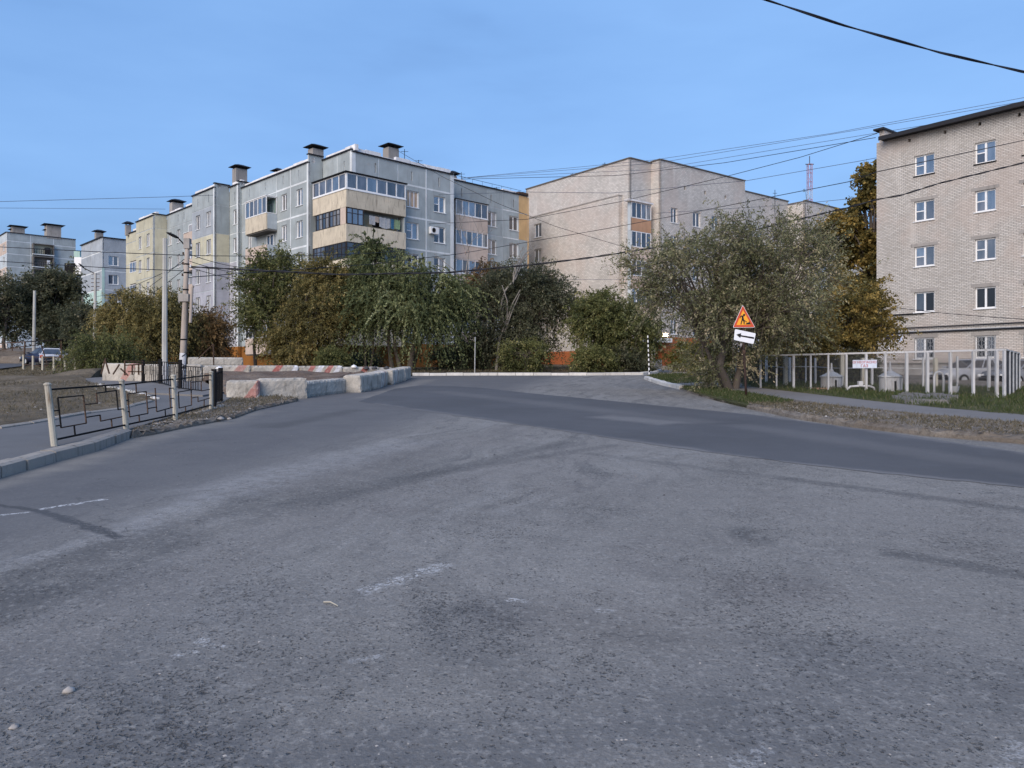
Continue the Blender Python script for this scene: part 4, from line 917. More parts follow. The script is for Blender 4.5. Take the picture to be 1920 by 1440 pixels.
m = MB(); ua, ub_ = Fp.u(1160), Fp.u(987); m.fbox(Fp, ua-.05, ub_, -.5, .06, 18.852, 18.94); m.build('ledge', M['concrete'], bri)
m = MB(); m.fbox(Fp, ua, ua+.22, -.5, -.223, 1.5, 18.85); m.build('wall_return', M['brick_pink'], bri)
K1 = K0+e3*BLR if False else K0+e3*3.02
FBb = Fac(K0, e3)
brick_wall(bri, FBb, 0, 3.02, 1.5, BZ-.0, [], vents=())
K2 = K1-e4*1.18
Fr = Fac(K1, K2-K1); brick_wall(bri, Fr, 0, 1.18, 1.5, BZ+.12, [])
BR = Fac(K2, e3); LR = BR.u(1397)
brick_wall(bri, BR, 0, LR, 1.5, BZ+.1, [(BR.u(1258.3), BR.u(1270)), (BR.u(1299.5), BR.u(1313)), (BR.u(1334.5), BR.u(1348.5)), (BR.u(1373), BR.u(1383.5))], vents=(BR.u(1284), BR.u(1322), BR.u(1360)))
K3 = K2+e3*LR+e4*3.0
F3 = Fac(K3, e3); u3 = F3.u(1478)
brick_wall(bri, F3, 0, u3, 1.5, F3.hit(1400, 359.5)[1], [(F3.u(1420), F3.u(1432)), (F3.u(1450), F3.u(1463))])
K4 = K3+e3*u3; K5 = K4-e4*2.2
F4 = Fac(K4, K5-K4); brick_wall(bri, F4, 0, 2.2, 1.5, BZ-.2, [])
F5 = Fac(K5, e3); z5 = F5.hit(1515, 377.5)[1]
brick_wall(bri, F5, 0, 14, 1.5, z5, [(F5.u(1540), F5.u(1552)), (F5.u(1575), F5.u(1588))], vents=())
m = MB()
m.prism([tuple(p) for p in (K0+e3*.35+e4*.3, K0+e3*3.3+e4*.3, K2+e3*.35+e4*.3, K2+e3*(LR-.1)+e4*.3, K3+e3*.35+e4*.3, K4+e3*.3+e4*.3, K5+e3*.35+e4*.3, K5+e3*13.9+e4*.3, K5+e3*13+e4*14, K0+e3*10+e4*(LL-.1), K0+e3*.35+e4*(LL-.1))], 1.5, 21.4); m.build('roof_and_core', M['core_dark'], bri)
m = MB(); m.prism([tuple(p) for p in (K0+e3*.0+e4*(LL-.25), K0+e3*14+e4*(LL-.25), K0+e3*14+e4*LL, K0+e3*.0+e4*LL)], 1.5, BZ-.05); m.build('end_wall', M['brick_pink'], bri)
# balconies in the inner corner
Fb = FBb.sh(.55)
M['apron_orange'] = weathered('apron_orange', (.50, .30, .19), dirt=(.25, .16, .1), amt=.4)
for k in range(5):
    z = BW-.1-BF*k; a, b = Fb.u(1184), Fb.u(1221)
    zt_ = Fb.hit(1186, 378)[1]-2.77*k
    bl = apron(Fb, bri, a, b, zt_-2.75, zt_-1.53, 'apron_orange' if k == 0 else 'apron_pink')
    glazing(Fb, bl, a, b, zt_-1.52, zt_, 4, 'frame_white', [1, 0, 2, 3], fw=.07)
    Fe = Fac(Fb.P(a, 0, 0)[:2], e4); m = MB(); m.fbox(Fe, .0, .5, -.08, 0, zt_-2.75, zt_); m.build('balcony_side', M['panel_pale'], bl)
    if k == 0: m = MB(); m.fbox(Fb, a-.5, b+.1, -.5, .2, zt_+.02, zt_+.18); m.build('awning', M['roof_white'], bl)
# orange painted plinth and the entrance
for F, a, b, h in ((Fp, Fp.u(1160), Fp.u(987.5), 3.9), (BR, .0, LR, 3.7)):
    m = MB(); m.fbox(F, a, b, .004, .08, 1.5, h); m.build('plinth', M['brick_orange'], bri)
ga = on(1262, 66); gx = ga.x
ann = thing('entrance_annex', 'orange brick entrance annex with pale canopy behind the green shrub', 'annex', (ga.x, ga.y, ga.z))
m = MB(); Fa = Fac((on(1243, 64).x, 64.0), e3)
m.fbox(Fa, 0, 7, -4.2, 0, 1.7, Fa.hit(1260, 632)[1]); m.build('wall', M['brick_orange'], ann)
zc = Fa.hit(1244, 640)[1]; m = MB(); m.fbox(Fa, -3.4, .6, -3.5, .5, zc-.1, zc+.25); m.build('canopy', M['roof_white'], ann)
for u in (-3.2, -1.6): m = MB(); m.fbox(Fa, u, u+.25, .1, .35, 1.8, zc-.1); m.build('canopy_post', M['old_white_post'], ann)
m = MB(); m.fbox(Fa, -4.2, -.1, -.2, 0, 1.7, 2.75); m.build('low_wall', M['kerb'], ann)
M['lamp'] = NT('lamp_glow').m
_t = M['lamp'].node_tree; _b = [n for n in _t.nodes if n.type == 'BSDF_PRINCIPLED'][0]; _b.inputs['Emission Color'].default_value = (1, .82, .55, 1); _b.inputs['Emission Strength'].default_value = 14
def wall_lamp(p, label, e=60):
    r = thing('wall_lamp', label, 'lamp', p); m = MB(); m.box(p[0]-.2, p[0]+.2, p[1]-.12, p[1]+.1, p[2]-.12, p[2]+.12); m.build('lamp_head', M['lamp'], r)
    m = MB(); m.box(p[0]-.24, p[0]+.24, p[1]-.14, p[1]+.14, p[2]+.125, p[2]+.17); m.build('lamp_hood', M['metal_dark'], r)
    l = bpy.data.objects.new('bulb', bpy.data.lights.new('bulb', 'POINT')); l.data.energy = e; l.data.color = (1, .78, .5); l.data.shadow_soft_size = .2; l.location = (0, -.5, .1); COL.objects.link(l); l.parent = r
pl_ = at(1247, 628, 66.5); wall_lamp((pl_.x, pl_.y, pl_.z), 'lit wall lamp glowing above the entrance canopy', 160)
pl_ = at(1152, 634, 68.0); wall_lamp((pl_.x, pl_.y, pl_.z), 'lit lamp glimmering through the dense green tree', 60)

# ---- grey brick block on the right
Q0 = Vector((23.6, 49.3)); QB = Fac(Q0, -e4); QL = 26
rb = thing('apartment_building', 'pale brick five storey building on the right with black eaves and white windows', 'apartment building', (Q0.x, Q0.y, ground(0, 49)))
zq = lambda k: 15.03-2.81*k
cols = [(QB.u(1714), QB.u(1752), 'vent'), (QB.u(1827.5), QB.u(1867), 'vent'), (QB.u(1918), QB.u(1918)+1.25, 'two')]
uu = QB.u(1918)+3.3
while uu < QL-2: cols.append((uu, uu+1.25, 'two')); uu += 3.4
holes = []; wl_ = []
for a, b, st in cols:
    for k in range(5):
        hh = 1.24 if k < 4 else 1.3; holes.append((a, b, zq(k)-hh, zq(k))); wl_.append((a, b, zq(k)-hh, zq(k), 'two' if k > 2 else st, k))
ve = [QB.hit(x, 262)[0] for x in (1705, 1772, 1837, 1911)]
ve += [ve[-1]+1.9*i for i in range(1, 8)]
vz = QB.hit(1705, 263)[1]
holes += [(v-.08, v+.08, vz-.12, vz+.1) for v in ve]
m = MB(); wallmesh(m, QB, 0, QL, 2.25, 16.42, holes, 0, .25); m.build('wall', M['brick_grey'], rb)
m = MB(); m.fbox(QB, 0.0, QL, -.3, .05, .9, 2.248); m.build('plinth', M['concrete'], rb)
for a, b, c, e_, st, k in wl_:
    w = window(QB, rb, a+.001, b-.001, c+.001, e_-.001, st, inset=.12, g=(1 if k < 2 else 3 if k == 2 else 4), sill='metal_dark' if k == 0 else 'frame_white', fw=.08)
    if k > 0: m = MB(); m.fbox(QB, a-.2, b+.2, .002, .012, e_+.004, e_+.2); m.build('lintel', M['concrete'], w)
    if k == 4:                             # window grille of the ground storey
        m = MB(); W = b-a
        for i in range(7): u = a+.05+(W-.1)*i/6; m.fbox(QB, u-.008, u+.008, .02, .035, c, e_)
        for i in range(3):
            for j in range(3):
                cu, cz = a+W*(i+.5)/3, c+(e_-c)*(j+.5)/3
                m.tube([Vector(QB.P(cu+.14*math.cos(w_), .045, cz+.14*math.sin(w_))) for w_ in [t_*math.pi/5 for t_ in range(11)]], .009, 4, False)
        m.build('grille', M['light_grey'], w)
m = MB(); m.fbox(QB, .25, QL, -.3, .62, 16.43, 16.50); m.fbox(QB, .25, QL, .62, .68, 16.36, 16.60); rf = m.build('eave', M['roof_black'], rb)
m = MB(); pts = [QB.P(.3, .66, 16.61), QB.P(QL, .66, 16.61), QB.P(QL, -6, 17.6), QB.P(.3, -6, 17.6)]; m.quad(*pts); m.quad(QB.P(.3, -6, 17.6), QB.P(QL, -6, 17.6), QB.P(QL, -12, 16.6), QB.P(.3, -12, 16.6)); m.build('roof', M['light_grey'], rb)
m = MB(); m.fbox(QB, -.02, .28, -12, .0, 16.42, 17.15); m.build('gable_parapet', M['brick_grey'], rb)
m = MB(); m.fbox(QB, -.25, .42, -12.1, .35, 17.153, 17.26); m.build('gable_coping', M['roof_black'], rb)
m = MB(); m.fbox(QB, .3, QL, -12, -.26, .9, 16.4); m.build('core', M['core_dark'], rb)
Qg = Fac(Q0, e3); m = MB(); wallmesh(m, Qg, 0, 12, 2.25, 16.42, [], 0.0, .2); m.build('gable_wall', M['brick_grey'], rb)
for zz, r_, mm in ((4.42, .035, 'cable'), (4.12, .045, 'cable'), (4.19, .03, 'light_grey')):
    m = MB(); m.tube([QB.P(.2, .09, zz), QB.P(QL*.5, .09, zz+.03), QB.P(QL, .09, zz)], r_, 5); m.build('wall_cable', M[mm], rb)
m = MB(); m.fbox(QB, QB.u(1655), QB.u(1733), .03, .1, QB.hit(1700, 590.5)[1], QB.hit(1700, 588.5)[1]); m.build('conduit', M['metal_dark'], rb)
m = MB(); m.fbox(QB, 0, QL, .052, .075, 2.15, 2.24); m.build('plinth_band', M['concrete_dark'], rb)
M['sign_blue'] = plain('sign_blue', (.03, .03, .16), .4, .4); M['notice_white'] = plain('notice_white', (.6, .66, .78), .6); M['text_blue'] = plain('text_blue', (.12, .18, .5))
sg = thing('street_name_plate', 'dark blue street name plate on the brick wall by the corner', 'sign', QB.P(QB.u(1670), .05, 3.9))
m = MB(); m.fbox(QB, QB.u(1661), QB.u(1680.5), .01, .04, QB.hit(1670, 635)[1], QB.hit(1670, 626.5)[1]); m.build('plate', M['sign_blue'], sg)
ng = thing('notice_board', 'small white notice with blue lines beside the street plate', 'notice', QB.P(QB.u(1687), .05, 3.8))
m = MB(); m.fbox(QB, QB.u(1682.5), QB.u(1692.5), .01, .03, QB.hit(1687, 641)[1], QB.hit(1687, 628)[1]); m.build('board', M['notice_white'], ng)
for a, b, y in ((1665, 1677, 629.5), (1668, 1673, 632.5)):
    m = MB(); m.fbox(QB, QB.u(a), QB.u(b), .041, .044, QB.hit(a, y+.5)[1], QB.hit(a, y-.5)[1]); m.build('lettering', M['notice_white'], sg)
for y in (630, 632, 635, 638):
    m = MB(); m.fbox(QB, QB.u(1684), QB.u(1691), .031, .034, QB.hit(1687, y+.4)[1], QB.hit(1687, y-.4)[1]); m.build('lettering', M['text_blue'], ng)
bx = thing('electric_box', 'small white box fixed to the brick corner above the fence', 'box', QB.P(QB.u(1668), .1, 2.8))
m = MB(); m.fbox(QB, QB.u(1665.5), QB.u(1670), .0, .16, QB.hit(1668, 656)[1], QB.hit(1668, 649)[1]); m.build('casing', M['frame_white'], bx, bevel=.01)

# red and white mast far behind
mast = thing('radio_mast', 'distant red and white lattice radio mast behind the beige roof', 'mast', on(1518, 300))
p0 = on(1518, 300); M['mast_red'] = plain('mast_red', (.36, .16, .20)); M['mast_white'] = plain('mast_white', (.42, .44, .52))
zt_ = at(1518, 308, 300).z; zb_ = p0.z-5; n = 22
for i in range(n):
    z0 = zb_+(zt_-zb_)*i/n; z1 = zb_+(zt_-zb_)*(i+1)/n; m = MB(); w = .75; cs = [(-w, -w), (w, -w), (w, w), (-w, w)]
    for j in range(4):
        a, b = cs[j], cs[(j+1) % 4]; m.bar((p0.x+a[0], p0.y+a[1], z0), (p0.x+a[0], p0.y+a[1], z1), .15)
        m.bar((p0.x+a[0], p0.y+a[1], z0), (p0.x+b[0], p0.y+b[1], z1), .08); m.bar((p0.x+a[0], p0.y+a[1], z1), (p0.x+b[0], p0.y+b[1], z1), .1)
    m.build('lattice_section', M['mast_red' if i >= n-5 and i % 2 or i > n-4 else 'mast_white'], mast)
m = MB(); m.bar((p0.x, p0.y, zt_), (p0.x, p0.y, zt_+3.2), .25); m.bar((p0.x-1.6, p0.y, zt_), (p0.x+1.6, p0.y, zt_), .3); m.build('antenna', M['cable_grey'], mast)
for px, py, Y, h, lab in ((1453, 372, 90, 2.0, 'thin aerial on the lower beige roof'), (1134, 312, 79, .8, 'small aerial above the beige roof slope'), (1074, 330, 82, .6, 'tiny aerial on the left end of the beige roof')):
    p = at(px, py, Y); r = thing('roof_aerial', lab, 'aerial', p); m = MB(); m.bar((p.x, p.y, p.z-2.5), (p.x, p.y, p.z+h*.5), .05); m.build('aerial_pole', M['metal_dark'], r)
    m = MB(); m.bar((p.x-.4, p.y, p.z), (p.x+.4, p.y, p.z), .04); m.bar((p.x-.25, p.y, p.z+h*.3), (p.x+.25, p.y, p.z+h*.3), .04); m.build('aerial_arms', M['metal_dark'], r)

# ================================================================== TREES
M['bark'] = weathered('bark', (.12, .10, .085), amt=.4, grain=40)
M['bark_pale'] = weathered('bark_pale', (.27, .25, .23), amt=.4, grain=40)
M['fol_elm'] = foliage('foliage_elm', [(0, (.085, .092, .045)), (.3, (.15, .155, .08)), (.6, (.24, .235, .13)), (.85, (.34, .30, .18)), (1, (.48, .40, .26))])
M['fol_green'] = foliage('foliage_green', [(0, (.055, .066, .026)), (.4, (.11, .12, .045)), (.75, (.18, .185, .07)), (1, (.31, .28, .12))])
M['fol_weep'] = foliage('foliage_weeping', [(0, (.055, .068, .03)), (.4, (.115, .135, .06)), (.7, (.20, .22, .10)), (1, (.38, .39, .21))])
M['fol_dark'] = foliage('foliage_dark', [(0, (.045, .052, .032)), (.5, (.09, .098, .058)), (.85, (.155, .155, .10)), (1, (.26, .235, .16))])
M['fol_brown'] = foliage('foliage_brown', [(0, (.075, .068, .028)), (.35, (.165, .145, .055)), (.7, (.25, .20, .075)), (1, (.38, .30, .13))])
M['fol_rust'] = foliage('foliage_rust', [(0, (.08, .055, .03)), (.4, (.17, .11, .05)), (.75, (.26, .165, .07)), (1, (.38, .26, .13))])
M['fol_orange'] = foliage('foliage_orange', [(0, (.09, .06, .02)), (.35, (.20, .125, .035)), (.7, (.28, .17, .05)), (1, (.34, .24, .10))])
M['fol_yellow'] = foliage('foliage_yellow_green', [(0, (.06, .07, .02)), (.4, (.14, .14, .04)), (.75, (.22, .18, .05)), (1, (.34, .29, .11))])
M['fol_maple'] = foliage('foliage_maple', [(0, (.06, .055, .02)), (.4, (.16, .13, .04)), (.75, (.30, .21, .06)), (1, (.52, .38, .13))])
def tree(name, label, base, trunks, crown, mat, nl=60, tw=18, lf=22, leaf=(.10, .035), tl=1.0, droop=.3, up=.3, lobe=.36, bark='bark', bare=.25, group=None, cat='tree', seed=0, hang=None, shell=.35, twr=.006, sp=.03, squash=None, gapn=0.0):
    """crown: list of ellipsoids (centre, radii, share). Leaves follow twigs that leave clusters at the ends of real limbs."""
    rg = np.random.default_rng(seed+100); base = Vector(base)
    root = thing(name, label, cat, base, group)
    tot = sum(c[2] for c in crown); cl = []; cw = []
    for c, r, wgt in crown:
        n = max(2, int(nl*wgt/tot)); c = np.array(c); r = np.array(r); k = 0
        while k < n:
            d = rg.normal(size=3); d /= np.linalg.norm(d); rad = (shell+(1-shell)*rg.random())**.6
            p = c+d*rad*r*(1-lobe*.55)
            if p[2] < base.z+.25: continue
            cl.append(p); cw.append((c, r)); k += 1
    cl = np.array(cl); n = len(cl)
    # trunk and limbs
    tips = []
    for (p, q, r0, r1) in trunks:
        m = MB()
        p = Vector(p); q = Vector(q); mid = p.lerp(q, .5)+Vector((rg.normal()*.12, rg.normal()*.12, 0)); m.tube([p-Vector((0, 0, .3)), p, p.lerp(mid, .6), mid, q], [r0*1.35, r0*1.15, r0*.95, (r0+r1)/2, r1], 9); tips.append((q, r1)); m.build('trunk', M[bark], root, smooth=True)
    m = MB()
    for i in range(n):
        q = Vector(cl[i]); t = min(tips, key=lambda a: (a[0]-q).length+rg.random()*1.0)
        p = t[0]-Vector((0, 0, .3*rg.random())); L = (q-p).length
        mid = p.lerp(q, .5)+Vector((rg.normal()*.08*L, rg.normal()*.08*L, .16*L)); r0 = min(t[1]*.6, .012*L+.025)
        m.tube([p, p.lerp(mid, .5)+Vector((0, 0, .05*L)), mid, mid.lerp(q, .55)+Vector((0, 0, .03*L)), q], [r0, r0*.8, r0*.6, r0*.4, r0*.2], 5, False)
    m.build('branch', M[bark], root, smooth=True)
    # twigs
    N = n*tw; li = np.repeat(np.arange(n), tw)
    cen = np.array([c for c, r in cw])[li]; rad = np.array([r for c, r in cw])[li]; lr = lobe*rad.mean(1)
    p0 = cl[li]+rg.normal(size=(N, 3))*lr[:, None]*.42
    out = (p0-cen)/rad; out /= np.linalg.norm(out, axis=1)[:, None]+1e-6
    D = out*.75+rg.normal(size=(N, 3))*.6; D[:, 2] += up; D /= np.linalg.norm(D, axis=1)[:, None]
    L = tl*(.5+rg.random(N)*.8)
    S = (np.arange(lf)+rg.random((N, lf)))/lf
    dr = droop*(.5+rg.random(N))
    Pp = p0[:, None]+D[:, None]*(S*L[:, None])[..., None]; Pp[..., 2] -= (S**2)*(L*dr)[:, None]
    T = D[:, None]*np.ones_like(S)[..., None]; T[..., 2] -= 2*S*dr[:, None]; T /= np.linalg.norm(T, axis=2)[..., None]
    Pp = (Pp+rg.normal(size=Pp.shape)*sp).reshape(-1, 3); T = T.reshape(-1, 3); K = len(Pp)
    A = T*.7+rg.normal(size=(K, 3))*.55; A[:, 2] -= .25; A /= np.linalg.norm(A, axis=1)[:, None]
    B = np.cross(A, rg.normal(size=(K, 3))); B /= np.linalg.norm(B, axis=1)[:, None]+1e-6
    sc = (.65+.7*rg.random(K))[:, None]
    lt = np.clip(rg.normal(.42, .17, n), 0, 1); tt = rg.normal(0, .17, N)
    tone = np.clip(np.repeat(lt[li]+tt, lf)+rg.normal(0, .13, K), 0, 1)
    keep = Pp[:, 2] > base.z+.05
    if gapn: keep &= rg.random(K) > gapn
    crown_o = leafmesh('crown', Pp[keep], (A*sc*leaf[0]/2)[keep], (B*sc*leaf[1]/2)[keep], tone[keep], M[mat], root)
    # a part of the twigs as real thin wood
    idx = np.where(rg.random(N) < bare)[0]; V = []; F = []
    ss = np.array([0, .5, 1.0])
    for i in idx:
        pts = p0[i]+D[i]*(ss*L[i])[:, None]; pts[:, 2] -= ss**2*L[i]*dr[i]; a = np.cross(D[i], [0.3, .2, 1]); a /= np.linalg.norm(a); b = np.cross(D[i], a); m0 = len(V)
        for q, rr in zip(pts, (twr*1.6, twr, twr*.5)):
            V += [q+a*rr, q-a*rr*.5+b*rr*.87, q-a*rr*.5-b*rr*.87]
        for s_ in (0, 3): F += [(m0+s_+j, m0+s_+(j+1) % 3, m0+s_+3+(j+1) % 3, m0+s_+3+j) for j in range(3)]
    if V: m = MB(); m.add(V, F); stuff(m.build('twigs', M[bark], root))
    return root
def ell(px0, px1, py0, py1, Y, dep=1.0, w=1.0):       # ellipsoid filling a photo box at a distance
    a = at((px0+px1)/2, (py0+py1)/2, Y); rx = (px1-px0)/2/FPX*Y; rz = (py1-py0)/2/FPX*Y
    return ((a.x, a.y, a.z), (rx, rx*dep, rz), w)
def tk(px, Y, px1, py1, r0, r1, dy=0): return (on(px, Y, .05), at(px1, py1, Y+dy), r0, r1)
# large elm on the right
Y = 29
tree('elm_tree', 'large spreading elm with sparse grey green leaves behind the roadworks sign', on(1370, Y, .05), [tk(1368, Y, 1360, 640, .17, .11), tk(1378, Y, 1400, 630, .13, .09), tk(1360, Y+.3, 1320, 640, .09, .06)],
     [ell(1195, 1400, 425, 640, Y, .9, 3.2), ell(1340, 1600, 408, 640, Y, .9, 4), ell(1240, 1560, 520, 668, Y, .9, 4), ell(1290, 1560, 402, 540, Y+.5, .9, 2), ell(1165, 1250, 470, 560, Y, 1, .5), ell(1285, 1400, 640, 735, Y, 1, .7)],
     'fol_elm', nl=170, tw=24, lf=22, leaf=(.105, .042), tl=1.05, droop=.28, lobe=.30, up=.35, bare=.6, seed=1, twr=.007, sp=.05, shell=.25, gapn=.1)
# small stuff on the trunk
tree('autumn_tree', 'rusty orange leaved tree between the big elm and the brick building', on(1600, 38), [tk(1600, 38, 1600, 640, .14, .08)], [ell(1530, 1685, 530, 665, 38, .9, 3), ell(1560, 1650, 490, 600, 38.5, .9, 1.2), ell(1440, 1560, 580, 670, 37, .9, 1)],
     'fol_maple', nl=75, tw=20, lf=22, leaf=(.13, .07), tl=.8, droop=.3, seed=2, sp=.07)
tree('autumn_tree', 'yellowing low tree behind the left part of the white fence', on(1490, 36), [tk(1490, 36, 1490, 660, .12, .08)], [ell(1420, 1580, 600, 690, 36, .8, 2)],
     'fol_maple', nl=36, tw=20, lf=20, leaf=(.13, .06), tl=.8, droop=.3, seed=22, sp=.07)
tree('maple_tree', 'tall maple turning golden against the brick gable', on(1640, 60), [tk(1640, 60, 1635, 520, .3, .2)], [ell(1608, 1690, 300, 400, 60, 1, 1.6), ell(1592, 1690, 350, 480, 60, 1, 2), ell(1536, 1628, 400, 485, 60, .9, 1.6), ell(1575, 1660, 450, 560, 60, 1, 1.7), ell(1600, 1690, 510, 600, 60, 1, 1.4)],
     'fol_maple', nl=100, tw=18, lf=16, leaf=(.27, .20), tl=.9, droop=.25, lobe=.24, seed=3, sp=.12, shell=.55, bare=.5)
# green tree beside the entrance
tree('elm_tree', 'dense dark green tree in front of the orange brick plinth', on(1115, 55), [tk(1115, 55, 1118, 640, .13, .09), tk(1085, 55, 1088, 650, .08, .06)], [ell(1062, 1165, 565, 640, 55, .9, 2), ell(1130, 1238, 565, 690, 55, .9, 2.2), ell(1080, 1200, 550, 640, 55, .9, 1.6)],
     'fol_green', nl=100, tw=22, lf=26, leaf=(.17, .08), tl=1.4, droop=.45, seed=4, sp=0.06)
tree('dark_tree', 'tall dark leafy tree with a bare pale limb near the street corner', on(960, 57), [tk(950, 57, 955, 620, .2, .14), tk(985, 57, 1000, 600, .16, .1)], [ell(880, 985, 500, 680, 57, .9, 3), ell(950, 1078, 500, 660, 57, .9, 3), ell(930, 1040, 478, 600, 57.5, .9, 2), ell(885, 1010, 600, 690, 56, .8, 1.6)],
     'fol_dark', nl=120, tw=22, lf=24, leaf=(.17, .075), tl=1.5, droop=.35, seed=5, sp=0.07)
tree('rowan_tree', 'small reddish brown tree in front of the loggias', on(905, 60), [tk(905, 60, 908, 600, .12, .08)], [ell(878, 945, 486, 570, 60, .9, 1)], 'fol_rust', nl=26, tw=16, lf=16, leaf=(.17, .08), tl=1.0, droop=.2, seed=6, sp=.08, bare=.8)
bt = thing('bare_tree', 'leafless pale tree with arching twigs between the loggias and the brick block', 'tree', on(930, 55.5))
m = MB(); r_ = random.Random(3)
def limb(m, p, d, L, r, k):
    d = d.normalized(); q = p+d*L; mid = p.lerp(q, .5)+Vector((r_.uniform(-.1, .1)*L, 0, .06*L)); m.tube([p, mid, q], [r, r*.75, r*.5], 5, False)
    if k:
        for _ in range(3 if k > 1 else 4): limb(m, p.lerp(q, r_.uniform(.45, 1)), d+Vector((r_.uniform(-.9, .9), r_.uniform(-.6, .6), r_.uniform(-.35, .5))), L*r_.uniform(.5, .75), r*.5, k-1)
limb(m, on(930, 55.5), Vector((.22, 0, 1)), 4.2, .13, 1); limb(m, at(938, 580, 55.5), Vector((.5, 0, 1)), 2.6, .10, 3); limb(m, at(965, 520, 55.5), Vector((.35, 0, 1)), 1.4, .05, 3)
m.build('trunk', M['bark_pale'], bt, smooth=True); m = MB(); limb(m, on(872, 58), Vector((.0, 0, 1)), 7.2, .08, 1); limb(m, at(872, 520, 58), Vector((.0, 0, 1)), 3.4, .05, 3); m.build('branch', M['bark_pale'], bt, smooth=True)
# weeping elm
Y = 54
tree('weeping_elm_tree', 'wide weeping elm with long pale green hanging strands and several trunks', on(755, Y), [tk(736, Y, 728, 610, .17, .1), tk(752, Y, 738, 610, .16, .1), tk(768, Y, 782, 600, .22, .13), tk(771, Y+.5, 800, 610, .14, .09), tk(686, Y, 680, 620, .09, .06), tk(693, Y, 700, 620, .09, .06)],
     [ell(630, 770, 495, 615, Y, .8, 3.0), ell(740, 885, 492, 612, Y, .8, 3.2), ell(655, 760, 456, 560, Y+1, .8, 1.8), ell(650, 880, 530, 622, Y-1, .7, 2.4)],
     'fol_weep', nl=120, tw=18, lf=44, leaf=(.17, .085), tl=2.3, droop=1.0, up=.7, lobe=.33, seed=7, sp=.035, bare=.15)
tree('brown_tree', 'reddish brown autumn tree in front of the corner balconies', on(590, 53), [tk(600, 53, 600, 620, .15, .1), tk(575, 53, 570, 630, .1, .07)], [ell(530, 655, 520, 665, 53, .8, 3.5), ell(570, 660, 478, 600, 54, .8, 2), ell(505, 600, 600, 692, 52, .8, 1.8)],
     'fol_brown', nl=105, tw=22, lf=26, leaf=(.17, .07), tl=1.4, droop=.5, seed=8, sp=0.06)
tree('green_tree', 'green leafy tree hiding the lower left balconies of the grey block', on(500, 55), [tk(520, 55, 510, 600, .15, .1), tk(480, 56, 482, 600, .12, .08)], [ell(448, 530, 480, 620, 55, .9, 2.5), ell(490, 590, 462, 600, 55.5, .9, 2.6), ell(455, 560, 560, 640, 54, .8, 1.2)],
     'fol_green', nl=75, tw=20, lf=24, leaf=(.17, .08), tl=1.5, droop=.35, seed=9, sp=0.06, gapn=.1)
tree('yellow_tree', 'broad yellow brown autumn tree behind the white mast', on(270, 50), [tk(262, 50, 262, 640, .16, .1), tk(300, 50, 300, 640, .14, .1)], [ell(195, 300, 545, 680, 50, .8, 3), ell(240, 358, 532, 675, 50, .8, 3.5), ell(205, 350, 600, 690, 49, .7, 2)],
     'fol_brown', nl=110, tw=22, lf=30, leaf=(.15, .06), tl=1.6, droop=.8, seed=10, sp=0.05)
tree('rust_tree', 'small rusty brown tree right of the leaning concrete pole', on(388, 52), [tk(388, 52, 388, 640, .1, .07)], [ell(345, 425, 582, 690, 52, .8, 2)],
     'fol_rust', nl=44, tw=20, lf=26, leaf=(.16, .07), tl=1.3, droop=.5, seed=11, sp=0.06)
tree('shrub', 'low arching green shrub at the end of the dirt field', on(185, 44), [(on(185, 44), at(185, 665, 44), .06, .04)], [ell(135, 242, 634, 690, 44, .8, 2)], 'fol_green', nl=50, tw=18, lf=26, leaf=(.13, .05), tl=1.6, droop=.9, seed=12, sp=0.04, cat='shrub')
tree('dark_tree', 'large dark green tree in front of the tall far block', on(95, 84), [tk(95, 84, 95, 600, .3, .2)], [ell(35, 105, 515, 640, 84, .9, 2.4), ell(68, 150, 500, 650, 84, .9, 3), ell(80, 150, 580, 655, 82, .8, 1.6)],
     'fol_dark', nl=95, tw=20, lf=18, leaf=(.30, .17), tl=1.5, droop=.2, seed=13, sp=.15)
tree('dark_tree', 'dark tree cut by the left edge of the picture', on(10, 80), [tk(10, 80, 12, 600, .2, .14)], [ell(-30, 45, 515, 640, 80, .9, 2)],
     'fol_dark', nl=42, tw=16, lf=16, leaf=(.28, .15), tl=1.4, droop=.2, seed=14, sp=.15)
tree('dark_tree', 'dark low trees between the two lamp poles', on(165, 72), [tk(165, 72, 165, 620, .15, .1)], [ell(128, 205, 568, 665, 72, .8, 2)],
     'fol_dark', nl=45, tw=18, lf=18, leaf=(.24, .12), tl=1.2, droop=.3, seed=15, sp=.12)
for lab, px, Y, box, mat, sd in (('round dark shrub under the weeping elm right side', 830, 60, (800, 865, 655, 693), 'fol_dark', 31), ('spreading green shrub at the foot of the dark tree', 985, 53, (930, 1035, 635, 694), 'fol_green', 32),
                                 ('low feathery shrub in front of the orange plinth', 1110, 52.5, (1068, 1160, 658, 696), 'fol_green', 33), ('dense bush just left of the striped stick', 1180, 53.5, (1140, 1212, 650, 695), 'fol_dark', 34),
                                 ('yellow green bush against the orange annex wall', 1285, 55, (1252, 1335, 642, 694), 'fol_yellow', 35), ('ochre bush left of the big elm trunk', 1325, 42, (1290, 1375, 632, 706), 'fol_yellow', 36),
                                 ('deep green bush behind the thin grey post', 895, 58, (845, 930, 640, 694), 'fol_dark', 37), ('small pale shrub near the blocks under the brown tree', 625, 50, (598, 648, 655, 692), 'fol_green', 38),
                                 ('brownish undergrowth by the annex corner', 700, 60, (640, 720, 662, 694), 'fol_dark', 39)):
    tree('shrub', lab, on(px, Y), [(on(px, Y), at(px, (box[2]+box[3])/2, Y), .04, .03)], [ell(*box, Y, .8, 1)], mat, nl=34, tw=16, lf=18, leaf=(.14, .065), tl=.75, droop=.4, seed=sd, sp=.07, cat='shrub', group='shrubs of the tree belt')
for px, Y, h, lab in ((1210, 57, 0, ''),): pass

